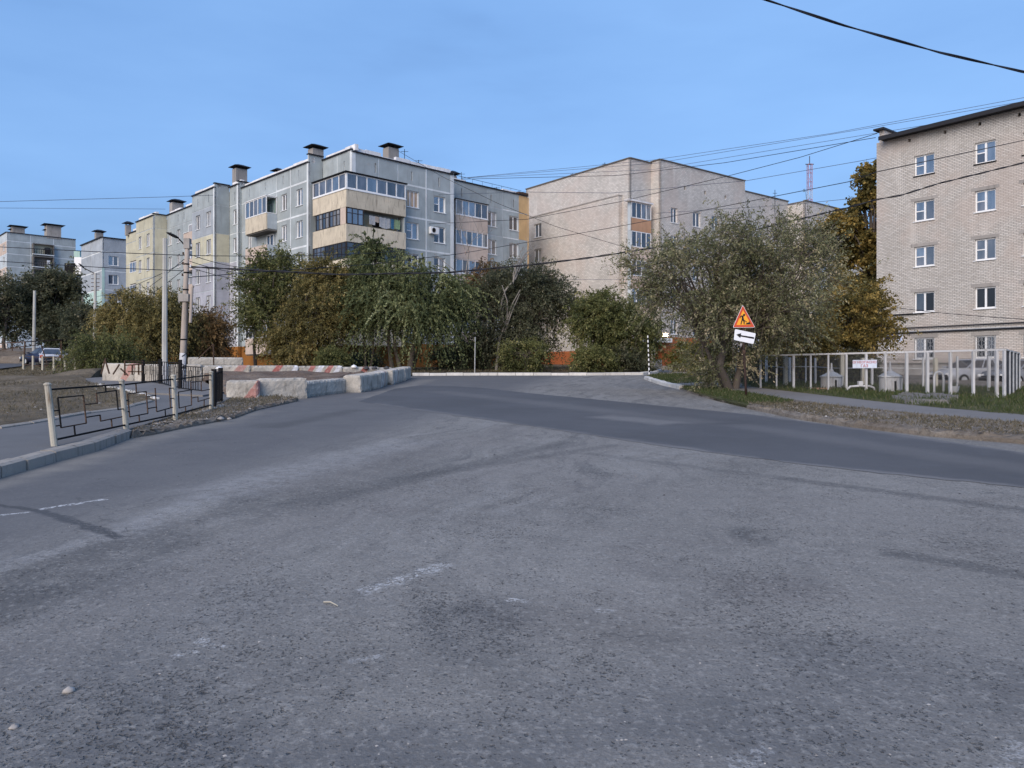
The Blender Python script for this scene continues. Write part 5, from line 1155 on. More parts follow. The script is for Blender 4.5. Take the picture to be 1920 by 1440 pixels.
# ================================================================== CONCRETE BLOCKS ROUND THE PIT
def stripe_concrete(name, stripes, base=(.50, .465, .41)):
    """concrete with faded diagonal paint bands; object space: x along the block (0..L), z up"""
    t = NT(name); tco = t.n('ShaderNodeTexCoord').outputs['Object']; s = t.n('ShaderNodeSeparateXYZ'); t.l(tco, s.inputs[0])
    big = t.noise(1.6, 5, .65); fine = t.noise(26, 5, .75); st = t.noise(2.2, 5, .65, t.scaled((2, 2, .6)))
    col = t.mix(t.step(big, .35, .65), c_(base, .78), c_(base, 1.12)); col = t.mix(t.math('MULTIPLY', t.step(fine, .4, .7), .5), col, c_(base, .5)); col = t.mix(t.math('MULTIPLY', t.step(st, .55, .72), .6), col, (.12, .11, .095))
    w = t.math('MULTIPLY_ADD', t.noise(7, 4, .7), .14, -.07); diag = t.math('ADD', t.math('SUBTRACT', s.outputs[0], t.math('MULTIPLY', s.outputs[2], .75)), w)
    wear = t.step(t.noise(9, 6, .78), .30, .48)
    for c0, wd, cc, k in stripes:
        ms = t.math('SUBTRACT', 1., t.step(t.math('ABSOLUTE', t.math('SUBTRACT', diag, c0)), wd*.42, wd*.58)); col = t.mix(t.math('MULTIPLY', t.math('MULTIPLY', ms, wear), k), col, cc)
    return t.fin(col, .92, .15, t.bump(t.math('ADD', fine, big), .6, .02))
RED, WHT = (.42, .14, .12), (.68, .68, .70)
M['blk_plain'] = stripe_concrete('block_plain', [])
M['blk_red'] = stripe_concrete('block_red', [(.62, .35, RED, .7)])
M['blk_rw'] = stripe_concrete('block_red_white', [(.05, .26, RED, .9), (.46, .27, WHT, 1), (.92, .28, RED, .9), (1.38, .26, WHT, 1)])
M['blk_rw2'] = stripe_concrete('block_red_white_faded', [(.65, .34, RED, .95), (1.5, .28, WHT, 1)])
M['blk_w'] = stripe_concrete('block_white', [(.5, .2, WHT, .8), (1.1, .18, WHT, .7), (1.7, .2, RED, .5)])
M['blk_r3'] = stripe_concrete('block_faint_red', [(1.1, .4, RED, .6)])
M['blk_beam'] = stripe_concrete('block_beam', [], (.46, .435, .39))
def rough_block(name, label, p, q, h, d, mat, z0=0., cat='concrete block', group='concrete blocks walling the pit', ch=.06, jit=.022, seed=0):
    """a worn cast block standing between ground points p and q (front lower edge)"""
    r = random.Random(seed); p = Vector(p); q = Vector(q); t = (q-p); t.z = 0; L = t.length; t.normalize(); n = Vector((-t.y, t.x, 0))
    if n.y < 0: n = -n
    nx, nz, ny = max(4, int(L/.09)), max(4, int(h/.09)), max(4, int(d/.1)); bm = MB()
    idx = {}; V = []
    def prof(i, N, size): return size*i/N
    def vtx(i, j, k):
        key = (i, j, k)
        if key in idx: return idx[key]
        x, y, z = prof(i, nx, L), prof(j, ny, d), prof(k, nz, h)
        ex = (i in (0, nx))+(j in (0, ny))+(k in (0, nz))
        x += (ch*(1 if i == 0 else -1) if i in (0, nx) and ex > 1 else 0)*r.uniform(.3, 1.3)*.6; y += (ch*(1 if j == 0 else -1) if j in (0, ny) and ex > 1 else 0)*r.uniform(.3, 1.3)*.6
        z += (-ch if k == nz and ex > 1 else 0)*r.uniform(.2, 1.5)*.6
        if r.random() < .06 and ex > 1: x += r.uniform(-.05, .05)*.5; z -= .04*r.random()
        V.append((x+r.uniform(-jit, jit)*.4, y+r.uniform(-jit, jit)*.4, z+r.uniform(-jit, jit)*.3)); idx[key] = len(V)-1; return idx[key]
    Fs = []
    for i in range(nx):
        for k in range(nz): Fs.append((vtx(i, 0, k), vtx(i+1, 0, k), vtx(i+1, 0, k+1), vtx(i, 0, k+1))); Fs.append((vtx(i, ny, k), vtx(i, ny, k+1), vtx(i+1, ny, k+1), vtx(i+1, ny, k)))
        for j in range(ny): Fs.append((vtx(i, j, nz), vtx(i+1, j, nz), vtx(i+1, j+1, nz), vtx(i, j+1, nz)))
    for j in range(ny):
        for k in range(nz): Fs.append((vtx(0, j, k), vtx(0, j, k+1), vtx(0, j+1, k+1), vtx(0, j+1, k))); Fs.append((vtx(nx, j, k), vtx(nx, j+1, k), vtx(nx, j+1, k+1), vtx(nx, j, k+1)))
    me = bpy.data.meshes.new(name); me.from_pydata(V, [], Fs); me.materials.append(M[mat]); o = bpy.data.objects.new(name, me); COL.objects.link(o)
    zz = min(p.z, q.z)+z0; o.location = (p.x, p.y, zz); a = math.atan2(t.y, t.x); o.rotation_euler = (0, -math.asin(max(-.2, min(.2, (q.z-p.z)/L))), a)
    if n.dot(Vector((-math.sin(a), math.cos(a), 0))) < 0: pass
    return tag(o, label, cat, group)
P = lambda a, b, dz=0: G(a, b, dz)
h0 = .66
rough_block('concrete_block', 'near concrete block with a broad red stripe beside the black railing', P(424, 753), P(486, 752), h0, .55, 'blk_red', seed=1)
rough_block('concrete_block', 'big plain grey near block between the red striped one and the low beam', P(488, 750), P(577, 747), .69, .55, 'blk_plain', seed=2)
rough_block('concrete_beam', 'low weathered concrete beam lying in the front row', P(577, 745), P(668, 733.5), .54, .5, 'blk_beam', cat='concrete beam', seed=3)
rough_block('concrete_block', 'block turned with its light end towards the viewer at the front corner', P(677, 736), P(713, 728), .66, .7, 'blk_plain', seed=4)
rough_block('concrete_block', 'vertically stained front block, second from the far end of the near row', P(713, 727.5), P(735.5, 718), .66, .6, 'blk_w', seed=5)
rough_block('concrete_block', 'pale striped block at the outer corner of the pit, nearest to the kerb', P(737, 721.5), P(771, 709.5), .68, .6, 'blk_w', seed=6)
YB = 37.5
def bp(px, Y, dz): v = on(px, Y, 0); v.z = v.z+dz; return v
for a, b, Ya, Yb_, mat, lab, sd in ((380, 470.5, 35.5, 36, 'blk_r3', 'back row block with a faint red smear behind the railing post', 7), (472, 561, 36, 37, 'blk_rw2', 'back row block with one red and one white stripe', 8),
                                (562, 643, 37, 38, 'blk_rw', 'back row block with four red and white stripes', 9), (644, 711, 38, 39, 'blk_rw2', 'back row block with a hooked white stripe and rubbish on it', 10),
                                (712, 738, 39, 39.6, 'blk_r3', 'short reddish block near the far end of the back row', 11), (739, 762, 39.6, 40, 'blk_plain', 'last grey block of the back row by the kerb', 12),
                                (300, 379, 35, 35.5, 'blk_plain', 'back row block behind the black dense railing', 13), (190, 250, 36, 35.4, 'blk_r3', 'pinkish block at the left end behind the slanted rusty bars', 14), (251, 299, 35.4, 35, 'blk_plain', 'pale block behind the first dense railing panel', 15)):
    top = EY+(HZ-{7: 686, 8: 686.5, 9: 687, 10: 689, 11: 690, 12: 691, 13: 684, 14: 681, 15: 683}[sd])/FPX*Ya
    p = on(a, Ya); q = on(b, Yb_); zt_ = top; zb_ = p.z-.02
    rough_block('concrete_block', lab, p, q, zt_-zb_, .5, mat, seed=sd)
for a, b, Ya, Yb_, lab, sd, t_ in ((352, 456, 44, 45, 'long stained concrete beam behind the pit near the orange plinth', 16, 668),):
    p = on(a, Ya); q = on(b, Yb_); zt_ = EY+(HZ-t_)/FPX*Ya; rough_block('concrete_beam', lab, bp(a, Ya, zt_-p.z-.55), bp(b, Yb_, zt_-p.z-.55-.03), .5, .5, 'blk_beam', cat='concrete beam', seed=sd)
    rough_block('concrete_block', 'grey block under the long stained beam', p, q, zt_-p.z-.57, .55, 'blk_plain', seed=17)
pit = [tuple(on(a, b)[:2]) for a, b in ((424, 25.1), (577, 26.2), (661, 31.9), (713, 33.5), (735, 38.2))]+[tuple(on(745, 39.3)[:2]), tuple(on(560, 37)[:2]), tuple(on(380, 35.6)[:2])]
stuff(patch('dirt_heap', [(x, y) for x, y in pit], .35, M['pit_dirt'], .12, .3, .8, .2, 14, lambda x, y: .42*max(0, 1-abs(y-32.5)/5)))
scatter('gravel', pit, 300, .03, .12, M['stone'], .35, 15)
M['plastic_white'] = plain('plastic_white', (.75, .75, .76), .5, .4)
def bag(name, label, p, s, mat='plastic_white', cat='plastic bag'):
    m = MB(); r = random.Random(int(s*1000)); vs = []; fs = []; n = 10
    prof = [(.3, 0), (.9, .15), (1, .45), (.75, .8), (.35, 1.0), (.12, 1.15)]
    for rr, z in prof:
        for k in range(n): w = 2*math.pi*k/n; j = rr*r.uniform(.78, 1.2); vs.append((p[0]+s*j*math.cos(w), p[1]+s*j*math.sin(w), p[2]+s*.9*z*r.uniform(.9, 1.1)))
    for i in range(len(prof)-1):
        for k in range(n): k2 = (k+1) % n; fs.append((i*n+k, i*n+k2, (i+1)*n+k2, (i+1)*n+k))
    fs.append(tuple(range(n))[::-1]); fs.append(tuple((len(prof)-1)*n+k for k in range(n))); m.add(vs, fs); return tag(m.build(name, M[mat], smooth=True), label, cat)
b_ = at(411, 693, 23.4); bag('plastic_bag', 'white plastic bag on the black railing post by the blocks', (b_.x, b_.y, b_.z), .10)
b_ = on(664, 38.3, .75); bag('plastic_bag', 'white bag lying on the back row of blocks', (b_.x, b_.y, EY+(HZ-690)/FPX*38), .16)
for px, lab in ((687, 'dark scrap lump on the back blocks'), (702, 'second dark scrap lump further right on the back blocks'), (725, 'small dark rag near the far end of the blocks')):
    b_ = on(px, 38.6); bag('scrap', lab, (b_.x, b_.y, EY+(HZ-691)/FPX*38.6-.05), .17, 'stone_dark', 'scrap')
for px, py, s, lab in ((414, 791, .07, 'pale stone at the roadside left of the blocks'), (430, 791, .05, 'small pale stone beside a larger one at the roadside'), (1809, 815, .08, 'white litter scrap on the right rubble'), (129, 1297, .028, 'small pale pebble in the left foreground'), (27, 1364, .02, 'tiny pale pebble at the lower left')):
    g = G(px, py); bag('stone', lab, (g.x, g.y, g.z+(.05 if py < 900 else -.005)), s, 'stone_pale', 'stone')
# twig lying on the road
g0 = G(607, 1131); m = MB(); m.tube([g0+Vector((0, 0, .008)), G(620, 1133)+Vector((0, 0, .014)), G(634, 1138)+Vector((0, 0, .007))], [.005, .006, .003], 5); tag(m.build('dry_twig', M['old_white_post']), 'short pale dry twig lying on the grey road', 'twig')

# ================================================================== RAILINGS
def railing(label, posts, spans, mat='metal_dark', tops=None):
    """posts: (bottom px, Y, top px, top py, radius); spans between consecutive posts"""
    p0 = on(posts[0][0], posts[0][1], .1)
    root = thing('railing', label, 'railing', p0)
    B_ = []; T_ = []
    for bx_, Y, tx, ty, r in posts:
        b = on(bx_, Y, .1); t = at(tx, ty, Y); B_.append(b); T_.append(t)
        m = MB(); m.tube([b-Vector((0, 0, .2)), b, b.lerp(t, .5), t], [r*1.05, r*1.02, r, r*.95], 10); m.lathe(t, [(r*1.15, -.01), (r*1.15, .01), (r*.6, .03)], 10); m.build('post', M['old_white_post'], root, smooth=False)
    for i, sp_ in enumerate(spans):
        b0, b1, t0, t1 = B_[i], B_[i+1], T_[i], T_[i+1]
        def S(u, v): return b0.lerp(b1, u).lerp(t0.lerp(t1, u), v)
        for v in sp_['rails']: m = MB(); m.bar(S(.02, v[0]), S(.98, v[1]), .028); m.build('rail', M[mat], root)
        for (u0, v0, u1, v1) in sp_['bars']: m = MB(); m.bar(S(u0, v0), S(u1, v1), .019); m.build('bar', M[mat if random.random() < .45 else 'rust'], root)
    return root
def rect(u0, u1, v0, v1): return [(u0, v0, u1, v0), (u1, v0, u1, v1), (u1, v1, u0, v1), (u0, v1, u0, v0)]
R_ = [(.13, .13), (.92, .93)]
sA = dict(rails=R_, bars=rect(.1, .42, .30, .78)+[(.26, .13, .26, .30), (.02, .58, .1, .58), (.02, .34, .1, .34), (.42, .62, .6, .62), (.6, .62, .6, .80), (.6, .80, .9, .82), (.9, .45, .9, .82), (.74, .82, .74, .93), (.42, .40, .62, .40), (.62, .29, .62, .40), (.62, .29, .95, .30), (.78, .13, .78, .29), (.9, .45, .98, .45)])
sB = dict(rails=R_, bars=rect(.08, .42, .27, .73)+[(.24, .73, .24, .93), (.25, .13, .25, .27), (.02, .60, .08, .60), (.02, .38, .08, .38), (.42, .62, .6, .62), (.42, .37, .6, .37), (.6, .27, .6, .78), (.6, .27, .95, .30), (.9, .30, .9, .75), (.9, .73, .98, .73), (.78, .13, .78, .27), (.9, .5, .98, .5)])
sC = dict(rails=R_, bars=rect(.1, .42, .25, .62)+[(.26, .12, .26, .25), (.42, .42, .6, .42), (.6, .3, .6, .42), (.6, .3, .95, .32), (.78, .13, .78, .3), (.42, .55, .42, .8), (.42, .8, .7, .8), (.7, .55, .7, .8), (.7, .55, .95, .55), (.8, .8, .98, .8)])
railing('old railing of welded squares on leaning pale posts along the left sidewalk', [(102.5, 11.75, 89, 721, .048), (237, 14.2, 228, 714, .048), (329, 16.5, 325, 705, .048), (396, 19.4, 396, 698, .05)], [sA, sB, sC])
def dense(label, x0, Y0, t0, x1, Y1, t1, n, seed, posts=True, bw=.02):
    root = thing('railing', label, 'railing', on(x0, Y0, .12)); r = random.Random(seed)
    b0, b1 = on(x0, Y0, .12), on(x1, Y1, .12); T0, T1 = at(x0, t0, Y0), at(x1, t1, Y1)
    def S(u, v): return b0.lerp(b1, u).lerp(T0.lerp(T1, u), v)
    if posts:
        for b, t in ((b0, T0), (b1, T1)):
            m = MB(); m.bar(b-Vector((0, 0, .1)), t+Vector((0, 0, .07)), .10); m.build('post', M['metal_dark'], root)
    for v in (.1, .95): m = MB(); m.bar(S(0, v), S(1, v), .03); m.build('rail', M['metal_dark'], root)
    for i in range(1, n):
        u = i/n
        if i % 3 == 1:
            for (v0, v1) in ((.1, .42), (.8, .95)): m = MB(); m.bar(S(u, v0), S(u, v1), bw); m.build('bar', M['metal_dark'], root)
            for (a, b) in ((S(u-.35/n, .42), S(u+.35/n, .42)), (S(u-.35/n, .8), S(u+.35/n, .8)), (S(u-.35/n, .42), S(u-.35/n, .8)), (S(u+.35/n, .42), S(u+.35/n, .8))): m = MB(); m.bar(a, b, bw); m.build('bar', M['metal_dark'], root)
        else: m = MB(); m.bar(S(u, .1), S(u, .95), bw); m.build('bar', M['metal_dark'], root)
        if i % 3 == 2: m = MB(); m.bar(S(u-.6/n, .6), S(u+.5/n, .6), bw); m.build('bar', M['metal_dark'], root)
    return root
dense('black railing panel with small squares left of the first thick black post', 268, 34.5, 677, 300, 32.6, 676, 8, 1)
dense('black railing panel with small squares between the two thick black posts', 301, 32.5, 676, 338, 28.2, 678, 9, 2)
dense('black railing panel right of the second thick post, tilted towards the blocks', 340, 28.1, 684, 376, 26.6, 686, 8, 3, False)
dense('narrow black railing panel seen edge on beside the near blocks', 401, 19.9, 697, 413.5, 22.0, 694, 9, 4)
# broken rail and rusty bars left of it
rt = thing('broken_railing', 'broken rusty railing with slanted bars at the edge of the dirt field', 'railing', on(215, 33.5))
for a, b in (((190, 33.5, 700), (198, 33.5, 672)), ((205, 33, 700), (197, 33, 674)), ((212, 33, 701), (224, 33, 683)), ((234, 33, 703), (234, 33, 676)), ((226, 33, 690), (240, 33, 704)), ((248, 33, 702), (248, 33, 684)), ((260, 33, 702), (260, 33, 682)), ((234, 33, 684), (268, 33, 683)), ((240, 33, 696), (268, 33, 697)), ((234, 33, 676), (268, 33.5, 678))):
    m = MB(); m.bar(at(a[0], a[2], a[1])-Vector((0, 0, .02)), at(b[0], b[2], b[1]), .05); m.build('bar', M['rust'], rt)
# low pale railing and pipe frame far left
lr_ = thing('railing', 'low pale railing in front of the parked cars at far left', 'railing', on(60, 52))
pp = [(44, 55, 665), (62, 54, 667), (80, 53, 668), (101, 52, 668), (122, 52, 666), (141, 52, 667), (189, 50, 668)]
for px, Y, t_ in pp: m = MB(); m.bar(on(px, Y), at(px, t_, Y), .11); m.build('post', M['old_white_post'], lr_)
for a, b in zip(pp[:-1], pp[1:]):
    for dz in (2, 18): m = MB(); m.bar(at(a[0], a[2]+dz, a[1]), at(b[0], b[2]+dz, b[1]), .045); m.build('rail', M['rust'], lr_)
fr = thing('goal_frame', 'rusty pipe frame like a goal at the far left', 'pipe frame', on(115, 58))
for a, b, r in (((-20, 645, 56), (47, 641, 56), .07), ((47, 641, 56), (115, 637, 60), .07), ((115, 637, 60), (115, 690, 60), .08), ((47, 640, 56), (44, 697, 56), .08), ((-20, 660, 56), (47, 649, 56), .06), ((47, 650, 56), (77, 646, 57), .05), ((77, 646, 57), (88, 680, 57), .05), ((23, 641, 56), (23, 658, 56), .05)):
    m = MB(); m.bar(at(*a), at(*b), r); m.build('pipe', M['rust'], fr)
hk = thing('bent_rod', 'thin bent rusty rod rising above the pit', 'rod', on(400, 37))
m = MB(); m.bar(at(401, 695, 37), at(400, 645, 37), .05); m.bar(at(400, 645, 37), at(372, 672, 37), .04); m.build('rod', M['rust'], hk)

# ================================================================== WHITE MESH FENCE AND GAS TANKS
fA, fB = 31.0, 23.7; xA, xB = 1380, 1885
def fenY(px):                             # the fence runs in a straight line on the ground
    a, b = on(xA, fA), on(xB, fB); k = (px-960)/FPX; d = b-a; t = (k*a.y-a.x)/(d.x-k*d.y); return a.y+t*d.y
M['mesh_wire'] = plain('mesh_wire', (.05, .052, .058), .6, .4)
fen = thing('mesh_fence', 'long white framed chain link fence along the right sidewalk', 'fence', on(1380, fA))
def topz(px): return at(px, 668+(655.5-668)*(px-1380)/505, fenY(px)).z
fp_ = [(1381, .07), (1426, .075), (1456, .055), (1488, .085), (1520, .06), (1553, .06), (1587, .07), (1624, .08), (1660, .075), (1700, .09), (1739, .09), (1782, .085), (1825, .08), (1869, .09), (1883, .08)]
for px, w in fp_:
    Y = fenY(px); b = on(px, Y, .05); m = MB(); m.bar(b-Vector((0, 0, .1)), Vector((b.x, b.y, topz(px)-.03)), w*.95, w*.9, (1, 0, 0)); m.build('post', M['white_paint'], fen)
def wires(A, B, zt, zb, name, parent, s=.065, r=.0038):
    m = MB(); L = (B-A).length; H = zt-zb; d = (B-A)/L
    n = int((L+H)/s)
    for i in range(n):
        for sgn in (0, 1):
            u0 = i*s; pts = []
            a_, b_ = (u0, 0), (u0-H, H)
            if b_[0] < 0: b_ = (0, u0)
            if a_[0] > L: a_ = (L, u0-L)
            if a_[1] >= H: continue
            if sgn: a_ = (L-a_[0], a_[1]); b_ = (L-b_[0], b_[1])
            p = A+d*a_[0]; q = A+d*b_[0]; p.z = zb+a_[1]; q.z = zb+b_[1]; nn = Vector((-d.y, d.x, 0))*r; up = Vector((0, 0, r)); m.add([p-up, p+up, p+nn, q-up, q+up, q+nn], [(0, 3, 4, 1), (1, 4, 5, 2), (2, 5, 3, 0)])
    o = m.build(name, M['mesh_wire'], parent); return o
for (a, _), (b, _) in zip(fp_[:-1], fp_[1:]):
    A = on(a, fenY(a)); B = on(b, fenY(b)); za, zb_ = topz(a), topz(b); 
    m = MB(); m.bar(Vector((A.x, A.y, za)), Vector((B.x, B.y, zb_)), .06); m.build('top_rail', M['white_paint'], fen)
    if (B-A).length > .4: stuff(wires(A, B, min(za, zb_)-.03, max(A.z, B.z)+.08, 'wire_mesh', fen))
# return of the fence, going back on the right
c0 = on(1885, fB); zt0 = topz(1885)
f2 = thing('mesh_fence', 'grey chain link fence side running back at the right edge', 'fence', c0)
c1_ = c0+Vector((3.2, 4.2, 0)); prev = c0
for i in range(1, 5):
    b = c0.lerp(c1_, i/4); b.z = ground(b.x, b.y); m = MB(); m.bar(b, Vector((b.x, b.y, zt0)), .06); m.build('post', M['light_grey'], f2)
    m = MB(); m.bar(Vector((prev.x, prev.y, zt0)), Vector((b.x, b.y, zt0)), .05); m.build('top_rail', M['light_grey'], f2)
    stuff(wires(Vector(prev), Vector(b), zt0-.03, b.z+.05, 'wire_mesh', f2)); prev = b
f3 = thing('mesh_fence', 'back fence of the gas tank enclosure with thin white posts', 'fence', on(1437, fA+3))
pr = None
for px, ty, w in ((1437, 669, .09), (1473, 667, .14), (1481, 670, .09), (1511, 671, .05), (1529, 671, .07), (1579, 664, .13), (1618, 671, .13), (1635, 672, .08), (1731, 671, .06), (1754, 671, .13), (1795, 668, .06), (1854, 668, .09)):
    Y = fenY(px)+4.2 if px != 1473 and px != 1579 else fenY(px)+2; b = on(px, Y); m = MB(); m.bar(b, at(px, ty, Y), w); m.build('post', M['old_white_post' if w > .12 else 'white_paint'], f3)
    if pr is not None: m = MB(); m.bar(pr+Vector((0, 0, .9)), b+Vector((0, 0, .9)), .03); m.build('rail', M['light_grey'], f3)
    pr = b
for i, (a, b) in enumerate(((1385, 1500), (1500, 1620), (1620, 1740), (1740, 1880))):
    A = on(a, fenY(a)+4.2); B = on(b, fenY(b)+4.2); stuff(wires(A, B, at(a, 672, A.y).z, A.z+.1, 'wire_mesh', f3))
tree('hedge', 'dark overgrown hedge behind the gas tank enclosure', on(1500, 37), [(on(1500, 37), at(1500, 700, 37), .05, .03)], [ell(1375, 1480, 655, 735, 37, .5, 2), ell(1450, 1580, 655, 735, 37, .5, 2.4), ell(1560, 1645, 655, 735, 37, .5, 1.8)], 'fol_dark', nl=170, tw=16, lf=18, leaf=(.12, .06), tl=.7, droop=.4, seed=51, sp=.07, cat='hedge', shell=0)
def tank(label, px0, px1, pyt, pyb, Y, lid=.35):
    c = at((px0+px1)/2, pyb, Y); r = (px1-px0)/2/FPX*Y; zt_ = at(0, pyt, Y).z; root = thing('gas_tank', label, 'gas tank', c)
    m = MB(); m.lathe(c, [(r*.97, 0), (r, .02), (r, zt_-c.z), (r*.97, zt_-c.z+.01)], 28); m.build('shell', M['white_paint'], root, smooth=False)
    m = MB(); m.lathe((c.x, c.y, zt_), [(r*1.1, 0), (r*1.1, .03), (r*.2, lid*.85), (r*.2, lid*.85+.01)], 28); m.build('lid', M['light_grey'], root)
    m = MB(); m.lathe((c.x, c.y, zt_+lid*.86), [(r*.2, 0), (r*.2, .06), (r*.1, .07), (r*.08, .3), (.005, .32)], 12); m.build('valve_cap', M['white_paint'], root)
    m = MB(); m.box(c.x-.03, c.x+.03, c.y-r-.03, c.y-r-.002, c.z+.05, c.z+(zt_-c.z)*.75); m.build('strap', M['metal_dark'], root)
    for s in (-1, 1): m = MB(); m.tube([(c.x+s*r*.75, c.y-r*.8, c.z+.1), (c.x+s*r*.78, c.y-r*.78, c.z+.5)], .02, 6); m.build('pipe', M['light_grey'], root)
tank('smaller white gas tank with conical lid standing on an orange base', 1540, 1578, 707, 728, 29.4, .26)
tank('larger white gas tank with conical lid behind the warning sign', 1650, 1688, 707, 736, 26.7, .26)
ob = thing('tank_base', 'orange painted low plinth under the smaller gas tank', 'plinth', on(1555, 29))
c = at(1552, 734, 29); m = MB(); m.box(c.x-.52, c.x+.5, c.y-.2, c.y+1.0, c.z-.1, at(0, 727, 29).z); m.build('plinth', M['apron_orange'], ob, bevel=.02)
hp = thing('pipe_hoop', 'low white pipe arch between the two gas tanks', 'pipe', on(1607, 27.2))
Y = 27.0; pts = [at(x, y, Y) for x, y in ((1590, 736), (1590, 729), (1594, 725), (1605, 724), (1630, 724), (1639, 727), (1641, 736))]; m = MB(); m.tube(pts, .04, 8); m.build('hoop', M['white_paint'], hp, smooth=True)
m = MB(); c = at(1613, 721, Y); m.box(c.x-.07, c.x+.07, c.y-.07, c.y+.07, c.z-.05, c.z+.12); m.build('valve', M['white_paint'], hp)
hp = thing('pipe_hoop', 'tall white inverted U pipe near the parked silver car', 'pipe', on(1762, 25.5))
Y = 25.3; pts = [at(x, y, Y) for x, y in ((1752, 745), (1752, 706), (1754, 699), (1761, 697), (1767, 700), (1769, 708), (1769, 742))]; m = MB(); m.tube(pts, .04, 8); m.build('hoop', M['white_paint'], hp, smooth=True)
M['text_red'] = plain('text_red', (.42, .045, .06), .6)
def text(body, size, loc, rot, mat, parent, name='lettering', ext=.003):
    cu = bpy.data.curves.new(name, 'FONT'); cu.body = body; cu.size = size; cu.extrude = ext; cu.align_x = 'CENTER'; cu.align_y = 'CENTER'; cu.materials.append(M[mat])
    t_ = bpy.data.objects.new(name, cu); COL.objects.link(t_); bpy.context.view_layer.update(); me = bpy.data.meshes.new_from_object(t_.evaluated_get(bpy.context.evaluated_depsgraph_get())); bpy.data.objects.remove(t_); o = bpy.data.objects.new(name, me); COL.objects.link(o); o.parent = parent; o.location = Vector(loc)-ORI[parent]; o.rotation_euler = rot; return o
Y = fenY(1622)-.09; c = at(1621, 682.5, Y); ws = thing('warning_sign', 'white board with red Russian gas fire warning hung on the fence', 'sign', c)
w_ = 34/FPX*Y; h_ = 15.5/FPX*Y; a_ = math.atan2(on(xB, fB).y-on(xA, fA).y, on(xB, fB).x-on(xA, fA).x)
Fs = Fac((c.x, c.y), (math.cos(a_), math.sin(a_))); ww = w_/2/math.cos(a_)*.86
m = MB(); m.fbox(Fs, -ww, ww, -.02, 0, c.z-h_/2, c.z+h_/2); m.build('board', M['notice_white'], ws)
text('ОГНЕОПАСНО', .118, Fs.P(0.0, .006, c.z+h_*.2), (math.radians(90), 0, a_), 'text_red', ws); text('ГАЗ', .14, Fs.P(.0, .006, c.z-h_*.24), (math.radians(90), 0, a_), 'text_red', ws)
# grey broken slab in the grass, orange-edged debris
sl = patch('broken_slab', GP((1665, 757), (1690, 748), (1760, 750), (1800, 757), (1780, 767), (1700, 766)), .22, M['concrete_dark'], .12, .2, .6, .25, 17); tag(sl, 'humped broken concrete slab lying in the grass by the fence', 'slab')
c = at(1788, 735, 25.4); bk = thing('bucket', 'dented white bucket in the grass behind the fence', 'bucket', (c.x, c.y, c.z-.1)); m = MB(); m.lathe((c.x, c.y, c.z-.15), [(.12, 0), (.17, .33), (.18, .35), (.16, .35), (.15, .3)], 16); m.build('pail', M['white_paint'], bk)
m = MB(); m.tube([(c.x-.16, c.y, c.z+.19), (c.x-.12, c.y-.05, c.z+.3), (c.x+.12, c.y-.05, c.z+.3), (c.x+.16, c.y, c.z+.19)], .008, 5); m.build('handle', M['metal_dark'], bk)

# ================================================================== ROADWORKS SIGN
YS = 24.3
sgn = thing('roadworks_sign', 'roadworks warning triangle above a tilted left arrow plate on a dark post', 'road sign', on(1398, YS, .1))
M['sign_red'] = plain('sign_red', (.55, .07, .02), .35, .5, var=.05); M['sign_orange'] = plain('sign_orange', (.88, .38, .02), .35, .5, var=.05); M['sign_white'] = plain('sign_white', (.78, .80, .84), .35, .5, var=.04); M['sign_black'] = plain('sign_black', (.012, .012, .014), .5)
M['post_brown'] = plain('post_brown', (.035, .018, .014), .6, .3, var=.4, scale=12)
m = MB(); m.tube([on(1399.5, YS, 0), at(1398, 720, YS), at(1394.5, 650, YS), at(1392.5, 585, YS)], .036, 10); m.build('post', M['post_brown'], sgn, smooth=True)
def flat(pts, d, th, Y=YS-.06):          # outline given in photo points, built as a plate at its own distance
    return [at(x, y, Y) for x, y in pts], d, th
def plate(name, pts, d, th, mat, par):
    q = [at(x, y, YS) for x, y in pts]; n = len(q); m = MB(); yo = YS-.06-d
    m.add([(v.x, yo, v.z) for v in q]+[(v.x, yo+th, v.z) for v in q], [tuple(range(n)), tuple(range(n, 2*n))[::-1]]+[(i, i+n, (i+1) % n+n, (i+1) % n) for i in range(n)]); return m.build(name, M[mat], par)
def roundpoly(pts, r, k=4):
    out = []; n = len(pts)
    for i in range(n):
        a, b, c = Vector(pts[i-1]), Vector(pts[i]), Vector(pts[(i+1) % n]); p = b+(a-b).normalized()*r; q = b+(c-b).normalized()*r
        for j in range(k+1): t = j/k; out.append(tuple(p.lerp(b, t).lerp(b.lerp(q, t), t)))
    return out
T0 = [(1372.7, 614.6), (1391.5, 571.8), (1414.8, 614.2)]; cT = Vector((sum(p[0] for p in T0)/3, sum(p[1] for p in T0)/3))
def shr(k): return [tuple(cT+(Vector(p)-cT)*k) for p in T0]
tri = plate('triangle_plate', roundpoly(shr(1.0), 3), 0, .012, 'sign_white', sgn)
plate('red_border', roundpoly(shr(.955), 2.6), .004, .0035, 'sign_red', tri); plate('orange_field', roundpoly(shr(.66), 1), .008, .0035, 'sign_orange', tri)
def zp(x, y): return (1360+x*80/524, 560+y*220/1440)      # helper for outlines drawn on the enlarged sign
fig = plate('worker_symbol', [zp(*p) for p in ((212, 190), (228, 188), (236, 200), (232, 214), (218, 216), (214, 230), (222, 262), (230, 282), (228, 318), (218, 318), (214, 284), (206, 268), (196, 290), (190, 318), (178, 318), (186, 280), (194, 250), (192, 222), (182, 226), (176, 244), (168, 242), (174, 220), (186, 208), (208, 210))], .012, .003, 'sign_black', tri)
plate('spade', [zp(*p) for p in ((204, 258), (208, 252), (262, 288), (256, 294))], .0125, .003, 'sign_black', tri)
